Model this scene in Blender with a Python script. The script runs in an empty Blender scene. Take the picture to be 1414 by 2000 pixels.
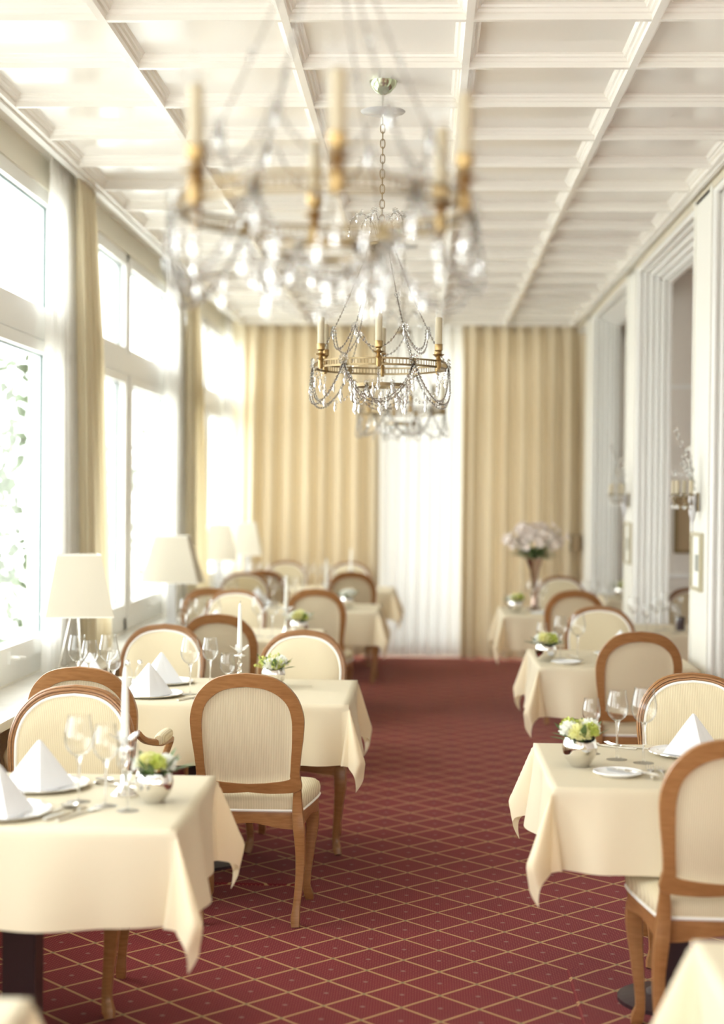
import bpy, math, random
from mathutils import Vector, Matrix
random.seed(7)
PI = math.pi
sc = bpy.context.scene
COL = sc.collection

# ---------------------------------------------------------------- camera
CAM_H = 1.62
yaw, pitch, roll = math.radians(2.26), math.radians(0.68), math.radians(0.57)
f = Vector((-math.sin(yaw)*math.cos(pitch), math.cos(yaw)*math.cos(pitch), -math.sin(pitch)))
r0 = f.cross(Vector((0, 0, 1))).normalized(); u0 = r0.cross(f)
rr = math.cos(roll)*r0 + math.sin(roll)*u0
uu = -math.sin(roll)*r0 + math.cos(roll)*u0
cd = bpy.data.cameras.new('camera'); cam = bpy.data.objects.new('camera', cd); COL.objects.link(cam)
M = Matrix.Identity(4)
for i in range(3):
    M[i][0] = rr[i]; M[i][1] = uu[i]; M[i][2] = -f[i]
M[2][3] = CAM_H
cam.matrix_world = M
cd.sensor_fit = 'VERTICAL'; cd.sensor_height = 36; cd.lens = 55.8
cd.clip_start = 0.05; cd.clip_end = 200
cd.dof.use_dof = True; cd.dof.focus_distance = 5.9; cd.dof.aperture_fstop = 1.35
sc.camera = cam

# ---------------------------------------------------------------- world, light, exposure
w = bpy.data.worlds.new('world'); sc.world = w; w.use_nodes = True
bg = w.node_tree.nodes['Background']
bg.inputs[0].default_value = (0.965, 0.985, 1.0, 1); bg.inputs[1].default_value = 5.0
vs = sc.view_settings
vs.view_transform = 'Standard'; vs.look = 'None'; vs.exposure = 0.74; vs.gamma = 1.0
try: vs.use_curve_mapping = False
except Exception: pass
cy = sc.cycles
cy.use_denoising = True
cy.caustics_reflective = False; cy.caustics_refractive = False
cy.max_bounces = 12; cy.diffuse_bounces = 6; cy.glossy_bounces = 4; cy.transmission_bounces = 8
cy.transparent_max_bounces = 24; cy.sample_clamp_indirect = 8.0

def portal(name, loc, rot, sx, sy):
    l = bpy.data.lights.new(name, 'AREA'); l.shape = 'RECTANGLE'; l.size = sx; l.size_y = sy
    l.cycles.is_portal = True
    o = bpy.data.objects.new(name, l); o.location = loc; o.rotation_euler = rot; COL.objects.link(o)
portal('window_daylight_left', (-2.02, 6.6, 1.95), (0, -PI/2, 0), 2.6, 18.4)
portal('window_daylight_rear', (1.3, -2.45, 1.6), (PI/2, 0, 0), 6.3, 3.2)  # guides daylight through the added gaps in the rear wall
portal('window_daylight_end', (-0.1, 15.85, 1.6), (-PI/2, 0, 0), 3.0, 3.0)

# ---------------------------------------------------------------- materials
def newmat(name):
    m = bpy.data.materials.new(name); m.use_nodes = True
    return m, m.node_tree.nodes, m.node_tree.links, m.node_tree.nodes['Principled BSDF']
def pmat(name, col, rough=0.5, metal=0.0, bump=0.0, bscale=200, spec=None, var=0.0, vscale=6, sheen=0, coat=0):
    m, n, l, b = newmat(name)
    b.inputs['Base Color'].default_value = (*col, 1)
    b.inputs['Roughness'].default_value = rough; b.inputs['Metallic'].default_value = metal
    if spec is not None: b.inputs['Specular IOR Level'].default_value = spec
    if coat: b.inputs['Coat Weight'].default_value = coat
    tc = n.new('ShaderNodeTexCoord')
    if var:
        no = n.new('ShaderNodeTexNoise'); no.inputs['Scale'].default_value = vscale
        l.new(tc.outputs['Object'], no.inputs['Vector'])
        mx = n.new('ShaderNodeMix'); mx.data_type = 'RGBA'
        mx.inputs['A'].default_value = (*[c*(1-var) for c in col], 1)
        mx.inputs['B'].default_value = (*[min(1, c*(1+var)) for c in col], 1)
        l.new(no.outputs['Fac'], mx.inputs['Factor']); l.new(mx.outputs['Result'], b.inputs['Base Color'])
    if bump:
        no = n.new('ShaderNodeTexNoise'); no.inputs['Scale'].default_value = bscale
        l.new(tc.outputs['Object'], no.inputs['Vector'])
        bp = n.new('ShaderNodeBump'); bp.inputs['Strength'].default_value = bump; bp.inputs['Distance'].default_value = 0.002
        l.new(no.outputs['Fac'], bp.inputs['Height']); l.new(bp.outputs['Normal'], b.inputs['Normal'])
    return m
def math_node(n, l, op, a, b=None, c=None):
    x = n.new('ShaderNodeMath'); x.operation = op
    for i, v in enumerate((a, b, c)):
        if v is None: continue
        if isinstance(v, (int, float)): x.inputs[i].default_value = v
        else: l.new(v, x.inputs[i])
    return x.outputs[0]
def cloth_mat(name, col, transl=0.25, rough=0.85, scale=900, bump=0.25, transp=0.0, spec=0.2):
    m, n, l, b = newmat(name)
    b.inputs['Base Color'].default_value = (*col, 1); b.inputs['Roughness'].default_value = rough
    b.inputs['Specular IOR Level'].default_value = spec
    tc = n.new('ShaderNodeTexCoord')
    wv = n.new('ShaderNodeTexNoise'); wv.inputs['Scale'].default_value = scale
    l.new(tc.outputs['Object'], wv.inputs['Vector'])
    bp = n.new('ShaderNodeBump'); bp.inputs['Strength'].default_value = bump; bp.inputs['Distance'].default_value = 0.001
    l.new(wv.outputs['Fac'], bp.inputs['Height']); l.new(bp.outputs['Normal'], b.inputs['Normal'])
    out = n['Material Output']; last = b.outputs[0]
    if transl:
        t = n.new('ShaderNodeBsdfTranslucent'); t.inputs[0].default_value = (*[c**1.1 for c in col], 1)
        mx = n.new('ShaderNodeMixShader'); mx.inputs[0].default_value = transl
        l.new(last, mx.inputs[1]); l.new(t.outputs[0], mx.inputs[2]); last = mx.outputs[0]
    if transp:
        t = n.new('ShaderNodeBsdfTransparent')
        mx = n.new('ShaderNodeMixShader'); mx.inputs[0].default_value = transp
        l.new(last, mx.inputs[1]); l.new(t.outputs[0], mx.inputs[2]); last = mx.outputs[0]
    l.new(last, out.inputs[0])
    return m
def thin_glass(name, tint=(1, 1, 1), k=1.0, f0=0.04, dark=.72):
    m, n, l, b = newmat(name)
    n.remove(b)
    lw = n.new('ShaderNodeLayerWeight'); lw.inputs['Blend'].default_value = 0.5
    p = math_node(n, l, 'POWER', lw.outputs['Facing'], 3.0)
    p = math_node(n, l, 'MULTIPLY_ADD', p, 0.75*k, f0)
    tr = n.new('ShaderNodeBsdfTransparent')
    cr = n.new('ShaderNodeMix'); cr.data_type = 'RGBA'
    cr.inputs['A'].default_value = (*tint, 1); cr.inputs['B'].default_value = (tint[0]*dark, tint[1]*dark, tint[2]*dark, 1)
    l.new(math_node(n, l, 'POWER', lw.outputs['Facing'], 5.0), cr.inputs['Factor'])
    l.new(cr.outputs['Result'], tr.inputs[0])
    g = n.new('ShaderNodeBsdfGlossy'); g.inputs['Roughness'].default_value = 0.02
    mx = n.new('ShaderNodeMixShader'); l.new(p, mx.inputs[0]); l.new(tr.outputs[0], mx.inputs[1]); l.new(g.outputs[0], mx.inputs[2])
    l.new(mx.outputs[0], n['Material Output'].inputs[0])
    return m
def crystal_mat(name):
    m, n, l, b = newmat(name); n.remove(b)
    g = n.new('ShaderNodeBsdfGlass'); g.inputs['IOR'].default_value = 1.55; g.inputs['Roughness'].default_value = 0.0
    g.inputs['Color'].default_value = (0.98, 0.98, 0.97, 1)
    t = n.new('ShaderNodeBsdfTransparent')
    mx = n.new('ShaderNodeMixShader'); mx.inputs[0].default_value = 0.25
    l.new(g.outputs[0], mx.inputs[1]); l.new(t.outputs[0], mx.inputs[2])
    l.new(mx.outputs[0], n['Material Output'].inputs[0]); return m
def wood_mat(name, c1, c2, rough=0.35):
    m, n, l, b = newmat(name)
    tc = n.new('ShaderNodeTexCoord'); mp = n.new('ShaderNodeMapping'); mp.inputs['Scale'].default_value = (9, 9, 60)
    mp.inputs['Rotation'].default_value = (0, PI/2, 0)
    l.new(tc.outputs['Object'], mp.inputs[0])
    no = n.new('ShaderNodeTexNoise'); no.inputs['Scale'].default_value = 2.2; no.inputs['Detail'].default_value = 8
    l.new(mp.outputs[0], no.inputs['Vector'])
    cr = n.new('ShaderNodeValToRGB'); cr.color_ramp.elements[0].position = 0.3; cr.color_ramp.elements[1].position = 0.7
    cr.color_ramp.elements[0].color = (*c1, 1); cr.color_ramp.elements[1].color = (*c2, 1)
    l.new(no.outputs['Fac'], cr.inputs[0]); l.new(cr.outputs[0], b.inputs['Base Color'])
    b.inputs['Roughness'].default_value = rough
    return m
def stripe_mat(name, c1, c2, period=0.0062):
    m, n, l, b = newmat(name)
    tc = n.new('ShaderNodeTexCoord'); sp = n.new('ShaderNodeSeparateXYZ'); l.new(tc.outputs['Object'], sp.inputs[0])
    s = math_node(n, l, 'SINE', math_node(n, l, 'MULTIPLY', sp.outputs['X'], 2*PI/period))
    s = math_node(n, l, 'MULTIPLY_ADD', s, 0.5, 0.5)
    mx = n.new('ShaderNodeMix'); mx.data_type = 'RGBA'; l.new(s, mx.inputs['Factor'])
    mx.inputs['A'].default_value = (*c1, 1); mx.inputs['B'].default_value = (*c2, 1)
    l.new(mx.outputs['Result'], b.inputs['Base Color'])
    bp = n.new('ShaderNodeBump'); bp.inputs['Strength'].default_value = 0.35; bp.inputs['Distance'].default_value = 0.001
    l.new(s, bp.inputs['Height']); l.new(bp.outputs['Normal'], b.inputs['Normal'])
    b.inputs['Roughness'].default_value = 0.85; b.inputs['Specular IOR Level'].default_value = 0.2
    return m
def carpet_mat():
    m, n, l, b = newmat('diamond_carpet')
    tc = n.new('ShaderNodeTexCoord'); sp = n.new('ShaderNodeSeparateXYZ'); l.new(tc.outputs['Object'], sp.inputs[0])
    X = math_node(n, l, 'DIVIDE', math_node(n, l, 'ADD', sp.outputs['X'], 0.0569), 0.2456)
    Y = math_node(n, l, 'DIVIDE', math_node(n, l, 'SUBTRACT', sp.outputs['Y'], 4.8587), 0.2547)
    U = math_node(n, l, 'ADD', X, Y); V = math_node(n, l, 'SUBTRACT', X, Y)
    def dist(v, k=1.0, off=0.0):   # distance to nearest integer (+off) of v*k, in cells
        q = math_node(n, l, 'FRACT', math_node(n, l, 'MULTIPLY_ADD', v, k, 100.5-off))
        return math_node(n, l, 'ABSOLUTE', math_node(n, l, 'SUBTRACT', q, 0.5))
    du, dv = dist(U, 1, 0.5), dist(V, 1, 0.5)
    def mask(d, w0, w1):
        mr = n.new('ShaderNodeMapRange'); l.new(d, mr.inputs[0]); mr.inputs[1].default_value = w0; mr.inputs[2].default_value = w1
        mr.inputs[3].default_value = 1; mr.inputs[4].default_value = 0
        return mr.outputs[0]
    lu, lv = mask(du, 0.020, 0.036), mask(dv, 0.020, 0.036)
    line = math_node(n, l, 'MAXIMUM', lu, lv)
    knot = math_node(n, l, 'MULTIPLY', mask(du, .03, .05), mask(dv, .03, .05))
    # little gold dots
    eu, ev = dist(U, 14.0, 0.5), dist(V, 14.0, 0.5)
    dd = math_node(n, l, 'SQRT', math_node(n, l, 'ADD', math_node(n, l, 'MULTIPLY', eu, eu), math_node(n, l, 'MULTIPLY', ev, ev)))
    dots = mask(dd, 0.14, 0.27)
    cu, cv = dist(U), dist(V)
    cc = math_node(n, l, 'SQRT', math_node(n, l, 'ADD', math_node(n, l, 'MULTIPLY', cu, cu), math_node(n, l, 'MULTIPLY', cv, cv)))
    rosette = math_node(n, l, 'MULTIPLY', mask(cc, .035, .06), 1.0)
    def mix(f_, A, B):
        mx = n.new('ShaderNodeMix'); mx.data_type = 'RGBA'
        if isinstance(f_, (int, float)): mx.inputs['Factor'].default_value = f_
        else: l.new(f_, mx.inputs['Factor'])
        for k, v in (('A', A), ('B', B)):
            if isinstance(v, tuple): mx.inputs[k].default_value = (*v, 1)
            else: l.new(v, mx.inputs[k])
        return mx.outputs['Result']
    no = n.new('ShaderNodeTexNoise'); no.inputs['Scale'].default_value = 3.0; l.new(tc.outputs['Object'], no.inputs['Vector'])
    base = mix(no.outputs['Fac'], RED1, RED2)
    c = mix(math_node(n, l, 'MULTIPLY', dots, 0.75), base, GOLD_D)
    c = mix(math_node(n, l, 'MULTIPLY', rosette, 0.7), c, (0.28, 0.17, 0.13))
    c = mix(line, c, GOLD)
    c = mix(math_node(n, l, 'MULTIPLY', knot, 0.8), c, (0.22, 0.19, 0.09))
    l.new(c, b.inputs['Base Color']); b.inputs['Roughness'].default_value = 0.95
    b.inputs['Specular IOR Level'].default_value = 0.1
    n2 = n.new('ShaderNodeTexNoise'); n2.inputs['Scale'].default_value = 400; l.new(tc.outputs['Object'], n2.inputs['Vector'])
    bp = n.new('ShaderNodeBump'); bp.inputs['Strength'].default_value = 0.5; bp.inputs['Distance'].default_value = 0.003
    l.new(n2.outputs['Fac'], bp.inputs['Height']); l.new(bp.outputs['Normal'], b.inputs['Normal'])
    b.inputs['Sheen Weight'].default_value = 0.06
    return m
RED1, RED2 = (0.150, 0.015, 0.021), (0.20, 0.021, 0.027)
GOLD, GOLD_D = (0.46, 0.27, 0.12), (0.36, 0.12, 0.07)

MT = dict(
    ceil=pmat('ceiling_gloss_paint', (0.84, 0.81, 0.75), 0.16, var=0.0),
    wall=pmat('cream_wall_paint', (0.82, 0.78, 0.66), 0.6, bump=0.05),
    white=pmat('white_gloss_paint', (0.80, 0.79, 0.75), 0.3),
    fascia=pmat('beige_fascia_paint', (0.66, 0.59, 0.46), 0.5),  # tan puts the shadow band below the ceiling edge into the colour
    pilaster=pmat('pilaster_paint', (0.80, 0.78, 0.71), 0.45),
    annex=pmat('annex_wallpaper', (0.76, 0.71, 0.64), 0.7, var=0.03, vscale=30),
    sill=pmat('sill_stone', (0.72, 0.69, 0.62), 0.25, var=0.12, vscale=9),
    dado=pmat('dado_paint', (0.70, 0.60, 0.42), 0.6),
    frame=pmat('window_frame_paint', (0.84, 0.84, 0.81), 0.28),
    gasket=pmat('glazing_gasket', (0.05, 0.10, 0.10), 0.5),
    carpet=carpet_mat(),
    wood=wood_mat('beech_wood', (0.28, 0.125, 0.042), (0.38, 0.185, 0.068)),
    wood_groove=pmat('groove_wood', (0.20, 0.08, 0.03), 0.5),
    fabric=stripe_mat('striped_chair_fabric', (0.62, 0.52, 0.34), (0.76, 0.67, 0.48)),
    piping=pmat('white_piping', (0.90, 0.88, 0.82), 0.6),
    cloth=cloth_mat('cream_tablecloth', (0.92, 0.805, 0.585), 0.25, rough=0.55, spec=0.45),
    napkin=cloth_mat('white_napkin', (0.88, 0.88, 0.89), 0.15),
    dark=pmat('dark_table_leg', (0.035, 0.015, 0.018), 0.45),
    drape=cloth_mat('linen_drape', (0.70, 0.60, 0.43), 0.09, scale=300, bump=0.4),
    drape2=cloth_mat('linen_drape_side', (0.80, 0.72, 0.54), 0.35, scale=300, bump=0.4),
    sheer=cloth_mat('white_sheer', (0.93, 0.92, 0.89), 0.5, scale=400, transp=0.08),
    sheer_end=cloth_mat('white_lined_sheer', (0.90, 0.89, 0.86), 0.10, scale=400),
    glass=thin_glass('window_glass', (0.98, 1, 0.995), 0.6, 0.03),
    wine=thin_glass('drinking_glass', (0.99, 0.99, 0.985), 0.85, 0.035),
    foot=thin_glass('clear_glass_foot', (1, 1, 1), .30, .05, .95),
    crystal=crystal_mat('cut_crystal'),
    brass=pmat('aged_brass', (0.25, 0.185, 0.10), 0.36, 1.0, var=0.15, vscale=40),
    brass_hi=pmat('bright_brass', (0.38, 0.26, 0.115), 0.30, 1.0),
    brown_chain=pmat('chain_link_metal', (0.10, 0.065, 0.04), 0.4, 0.6),
    candle_sleeve=pmat('cream_candle_sleeve', (0.50, 0.43, 0.29), 0.5),
    wax=cloth_mat('white_wax', (0.93, 0.92, 0.87), 0.2, rough=0.35, bump=0.0),
    silver=pmat('polished_silver', (0.86, 0.84, 0.80), 0.10, 1.0),
    steel=pmat('brushed_steel', (0.62, 0.60, 0.54), 0.28, 1.0),
    china=pmat('white_china', (0.90, 0.90, 0.90), 0.15),
    shade=cloth_mat('cream_lampshade', (0.68, 0.62, 0.50), 0.18, scale=500),
    leaf=pmat('green_leaf', (0.10, 0.17, 0.05), 0.5, var=0.4, vscale=30),
    leaf2=pmat('pale_green_petals', (0.55, 0.60, 0.14), 0.6, var=0.2, vscale=30),
    petal=cloth_mat('white_petals', (0.90, 0.90, 0.84), 0.3, bump=0),
    petal_y=cloth_mat('yellow_petals', (0.85, 0.83, 0.45), 0.3, bump=0),
    petal_p=cloth_mat('blush_petals', (0.86, 0.78, 0.72), 0.3, bump=0),
    vase=pmat('smoked_silver_vase', (0.55, 0.40, 0.34), 0.15, 1.0),
    gold=pmat('gilt_frame', (0.50, 0.45, 0.32), 0.4, 0.4),
    dark_gold=pmat('dark_gilt_frame', (0.16, 0.11, 0.04), 0.4, 0.5),
    mat=pmat('picture_mount', (0.84, 0.82, 0.76), 0.7),
    paper=pmat('aged_print', (0.40, 0.29, 0.16), 0.6, var=0.1, vscale=10),
    ink=pmat('engraving_ink', (0.30, 0.30, 0.26), 0.7, var=0.4, vscale=60),
    terrace=pmat('outside_paving', (0.75, 0.74, 0.70), 0.8),
    vine=pmat('vine_leaves', (0.06, 0.11, 0.025), 0.6, var=0.3, vscale=10),
    grey_pottery=pmat('grey_porcelain', (0.62, 0.60, 0.60), 0.3),
    candlebase=pmat('pot_water', (0.2, 0.2, 0.2), 0.1),
    green_glass=pmat('green_tinted_metal', (0.50, 0.55, 0.38), 0.15, 0.9),
)

# ---------------------------------------------------------------- mesh helpers
class MB:
    def __init__(s): s.v = []; s.f = []
    def add(s, vs_, fs_):
        k = len(s.v); s.v += [tuple(p) for p in vs_]; s.f += [tuple(i+k for i in q) for q in fs_]
    def box(s, x0, x1, y0, y1, z0, z1):
        s.add([(x0, y0, z0), (x1, y0, z0), (x1, y1, z0), (x0, y1, z0), (x0, y0, z1), (x1, y0, z1), (x1, y1, z1), (x0, y1, z1)],
              [(0, 3, 2, 1), (4, 5, 6, 7), (0, 1, 5, 4), (1, 2, 6, 5), (2, 3, 7, 6), (3, 0, 4, 7)])
    def lathe(s, prof, seg=24, c=(0, 0, 0), M=None, caps=True):
        vs_ = []
        for (r, z) in prof:
            for k in range(seg):
                a = 2*PI*k/seg; vs_.append(Vector((r*math.cos(a), r*math.sin(a), z)))
        if M is not None: vs_ = [M @ p for p in vs_]
        vs_ = [(p[0]+c[0], p[1]+c[1], p[2]+c[2]) for p in vs_]
        fs_ = []
        for i in range(len(prof)-1):
            for k in range(seg):
                k2 = (k+1) % seg
                fs_.append((i*seg+k, i*seg+k2, (i+1)*seg+k2, (i+1)*seg+k))
        if caps:
            if prof[0][0] > 1e-5: fs_.append(tuple(reversed(range(seg))))
            if prof[-1][0] > 1e-5: fs_.append(tuple((len(prof)-1)*seg+k for k in range(seg)))
        s.add(vs_, fs_)
    def tube(s, path, rad, seg=8, closed=False, square=0.0, up=None):
        path = [Vector(p) for p in path]; n = len(path)
        rad = rad if isinstance(rad, (list, tuple)) else [rad]*n
        vs_ = []; prev = None
        for i, p in enumerate(path):
            if closed: t = path[(i+1) % n]-path[i-1]
            else: t = path[min(i+1, n-1)]-path[max(i-1, 0)]
            t.normalize()
            if prev is None:
                a = Vector(up) if up else (Vector((0, 0, 1)) if abs(t.z) < .9 else Vector((0, 1, 0)))
                nn = (a-t*a.dot(t)).normalized()
            else:
                nn = (prev-t*prev.dot(t)).normalized()
            prev = nn; bn = t.cross(nn)
            for k in range(seg):
                a = 2*PI*(k+.5)/seg
                c_, s_ = math.cos(a), math.sin(a)
                q = 1.0
                if square: q = 1+square*(1/max(abs(c_), abs(s_))-1)
                vs_.append(p+(nn*c_+bn*s_)*rad[i]*q)
        fs_ = []
        m_ = n if closed else n-1
        for i in range(m_):
            j = (i+1) % n
            for k in range(seg):
                k2 = (k+1) % seg
                fs_.append((i*seg+k, i*seg+k2, j*seg+k2, j*seg+k))
        if not closed:
            fs_.append(tuple(reversed(range(seg)))); fs_.append(tuple((n-1)*seg+k for k in range(seg)))
        s.add(vs_, fs_)
    def grid(s, fn, nu, nv, wrap=False):
        vs_ = [fn(i/nu, j/nv) for j in range(nv+1) for i in range(nu+1)]
        s.add(vs_, [(j*(nu+1)+i, j*(nu+1)+i+1, (j+1)*(nu+1)+i+1, (j+1)*(nu+1)+i) for j in range(nv) for i in range(nu)])
    def ball(s, c, r, seg=10, rings=6, sz=1.0):
        s.lathe([(max(1e-6, r*math.sin(PI*i/rings)), -r*sz*math.cos(PI*i/rings)) for i in range(rings+1)], seg, c, caps=False)
    def bead(s, c, r, l=1.0):
        x, y, z = c; L = r*l; vs_ = []
        for k in range(6):
            a = k*PI/3; vs_.append((x+r*math.cos(a), y+r*math.sin(a), z))
        vs_ += [(x, y, z+L), (x, y, z-L)]
        s.add(vs_, [(k, (k+1) % 6, 6) for k in range(6)]+[((k+1) % 6, k, 7) for k in range(6)])
    def build(s, name, mat, parent=None, smooth=True, angle=40, loc=None):
        me = bpy.data.meshes.new(name); me.from_pydata(s.v, [], s.f); me.update()
        me.materials.append(MT[mat] if isinstance(mat, str) else mat)
        if smooth:
            me.polygons.foreach_set('use_smooth', [True]*len(me.polygons))
            me.set_sharp_from_angle(angle=math.radians(angle))
        o = bpy.data.objects.new(name, me); COL.objects.link(o)
        if parent is not None: o.parent = parent
        if loc is not None: o.location = loc
        return o

def tag(o, label, cat, group=None):
    o['label'] = label; o['category'] = cat
    if group: o['group'] = group
    return o
def struct(o): o['kind'] = 'structure'; return o
def empty(name, loc=(0, 0, 0), rz=0, label=None, cat=None, group=None):
    o = bpy.data.objects.new(name, None); COL.objects.link(o); o.location = loc; o.rotation_euler = (0, 0, rz)
    o.empty_display_size = 0.1
    if label: tag(o, label, cat, group)
    return o
def dup(root, loc, rz=0, label=None, group=None, scale=None):
    def cp(o, par):
        c = o.copy(); COL.objects.link(c)
        if par is not None: c.parent = par
        for ch in KIDS(o): cp(ch, c)
        return c
    r = cp(root, None); r.location = loc; r.rotation_euler = (0, 0, rz)
    if scale: r.scale = scale
    if label: r['label'] = label
    if group: r['group'] = group
    return r
def KIDS(o): return [c for c in list(COL.objects) if c.parent == o] if False else _kids(o)
def _kids(o): return list(o.children)
def place(proto, used, loc, rz, label, group=None, scale=None):
    """first call moves the prototype itself, later calls copy it"""
    if not used.get(proto.name_full):
        used[proto.name_full] = True
        proto.location = loc; proto.rotation_euler = (0, 0, rz); proto['label'] = label
        if group: proto['group'] = group
        if scale: proto.scale = scale
        return proto
    return dup(proto, loc, rz, label, group, scale or (1, 1, 1))
USED = {}
def catmull(pts, n):
    out = []; P = [pts[0]]+list(pts)+[pts[-1]]
    for i in range(len(pts)-1):
        p0, p1, p2, p3 = P[i], P[i+1], P[i+2], P[i+3]
        for k in range(n):
            t = k/n
            out.append(tuple(.5*((2*b)+(-a+c)*t+(2*a-5*b+4*c-d)*t*t+(-a+3*b-3*c+d)*t**3) for a, b, c, d in zip(p0, p1, p2, p3)))
    out.append(tuple(pts[-1])); return out
def interp(xs, ys, x):
    if x <= xs[0]: return ys[0]
    for i in range(len(xs)-1):
        if x <= xs[i+1]:
            t = (x-xs[i])/(xs[i+1]-xs[i]); return ys[i]+(ys[i+1]-ys[i])*t
    return ys[-1]

# ================================================================ SETTING
ZC = 3.26          # underside of ceiling ribs
XL, XR = -1.784, 1.423
YF = 15.38         # far edge of the coffered ceiling
Y0, Y1 = -2.5, 15.9
WX = -1.95         # window wall inner plane
PX = 1.475         # pilaster face

b = MB(); b.box(-2.2, 5.0, Y0-.2, 16.1, -.1, 0); struct(b.build('floor', 'carpet', smooth=False))
# coffered ceiling: panel + stepped ribs in one mesh
b = MB(); b.box(-2.2, 5.0, Y0-.2, 16.1, 3.312, 3.45)
ribx = [XL+.641*k for k in range(6)]
riby = [5.5337+.6203*k for k in range(-13, 16)]
def rib_profile():  # (offset from centre, z)
    h = [(.014, ZC), (.015, 3.280), (.024, 3.284), (.027, 3.294), (.036, 3.297), (.038, 3.305), (.046, 3.312)]
    return [(-a, z) for a, z in reversed(h)]+h
pr = rib_profile()
for x in ribx:
    vs_ = []
    for (o_, z) in pr: vs_ += [(x+o_, Y0, z), (x+o_, YF, z)]
    b.add(vs_, [(2*i, 2*i+1, 2*i+3, 2*i+2) for i in range(len(pr)-1)])
for y in riby:
    if y > YF-.1 or y < Y0+.1: continue
    vs_ = []
    for (o_, z) in pr: vs_ += [(XL, y+o_, z+.0015), (XR, y+o_, z+.0015)]
    b.add(vs_, [(2*i, 2*i+2, 2*i+3, 2*i+1) for i in range(len(pr)-1)])
b.box(XL-.03, XR+.03, YF, YF+.04, ZC-.01, 3.32)
struct(b.build('ceiling', 'ceil', smooth=False))
# perimeter mouldings
b = MB(); b.box(XL-.045, XL-.012, Y0, YF, ZC-.012, 3.33); struct(b.build('trim_1', 'white', smooth=False))
b = MB(); b.box(XR+.012, XR+.035, Y0, YF, ZC-.006, 3.33); struct(b.build('trim_2', 'white', smooth=False))

# ---- window wall (left)
MOD = 3.74; cents = [10.36+MOD*k for k in range(-3, 2)]   # -0.86 2.88 6.62 10.36 14.10
HEAD, SILLZ = 3.165, 0.70
b = MB()
b.box(-2.10, WX, Y0, Y1, HEAD, 3.315)                   # wall above windows
b.box(-2.10, WX, Y0, Y1, 0, SILLZ-.0)                   # below
piers = [Y0]+[]
edges = [(c-1.71, c+1.71) for c in cents]
prev = Y0
for a0, a1 in edges:
    if a0 > prev: b.box(-2.10, WX, prev, a0, SILLZ, HEAD)
    prev = a1
b.box(-2.10, WX, prev, Y1+.2, SILLZ, HEAD)
struct(b.build('wall_left', 'wall', smooth=False))
for wi, (a0, a1) in enumerate(edges):
    root = struct(empty('window_%d' % (wi+1), (WX, (a0+a1)/2, SILLZ)))
    L = a1-a0; H = HEAD-SILLZ; h2 = L/2
    fr = MB(); x0, x1 = -.10, -.012
    zb, zt = 2.30-SILLZ, 2.545-SILLZ         # transom zone
    fr.box(x0, x1, -h2, -h2+.05, 0, H); fr.box(x0, x1, h2-.05, h2, 0, H)
    fr.box(x0, x1, -.045, .045, 0, H)
    fr.box(x0, x1, -h2, h2, H-.045, H); fr.box(x0, x1, -h2, h2, 0, .09)
    fr.box(x0, x1+.010, -h2, h2, zb+.085, zt-.035)
    # sash frames
    for s0, s1 in ((-h2+.052, -.047), (.047, h2-.052)):
        for z0, z1, wd in ((.092, zb+.080, .088), (zt-.033, H-.047, .040)):
            xx = x1+.018 if z0 < 1 else x1+.006
            fr.box(x0+.02, xx, s0, s0+wd, z0, z1); fr.box(x0+.02, xx, s1-wd, s1, z0, z1)
            fr.box(x0+.021, xx-.0015, s0+wd-.001, s1-wd+.001, z0+.0005, z0+wd); fr.box(x0+.021, xx-.0015, s0+wd-.001, s1-wd+.001, z1-wd*.7, z1-.0005)
    fr.build('frame', 'frame', root, smooth=False)
    for s0, s1 in ((-h2+.052, -.047), (.047, h2-.052)):
        for nm, z0, z1, wd in (('lower_pane', .092, zb+.080, .088), ('upper_pane', zt-.033, H-.047, .040)):
            p = MB(); p.box(-.060, -.054, s0+wd-.004, s1-wd+.004, z0+wd-.004, z1-wd*.7+.004)
            p.build(nm, 'glass', root, smooth=False)
            g = MB(); q = .005; y0_, y1_, zz0, zz1 = s0+wd, s1-wd, z0+wd, z1-wd*.7
            g.box(-.053, -.044, y1_-q, y1_+.001, zz0, zz1); g.box(-.053, -.040, y0_-.001, y0_+q, zz0, zz1)
            g.box(-.053, -.040, y0_, y1_, zz1-q, zz1+.001)
            g.build('gasket', 'gasket', root, smooth=False)
    hd = MB(); yy = h2-.95
    hd.box(.004, .016, yy-.015, yy+.015, .10, .16); hd.tube([(.012, yy, .13), (.05, yy, .13)], .009, 8)
    hd.tube([(.05, yy, .13), (.055, yy+.04, .128), (.055, yy+.10, .12)], .008, 8)
    hd.build('handle', 'frame', root)
b = MB(); b.box(WX-.002, -1.655, Y0, Y1-.3, SILLZ-.035, SILLZ); b.box(WX-.002, -1.66, Y0, Y1-.3, SILLZ-.04, SILLZ-.035)
struct(b.build('trim_3', 'sill', smooth=False))          # window ledge
b = MB(); b.box(WX-.001, -1.83, Y0, Y1-.3, 0, SILLZ-.04); struct(b.build('wall_ledge', 'dado', smooth=False))

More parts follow.
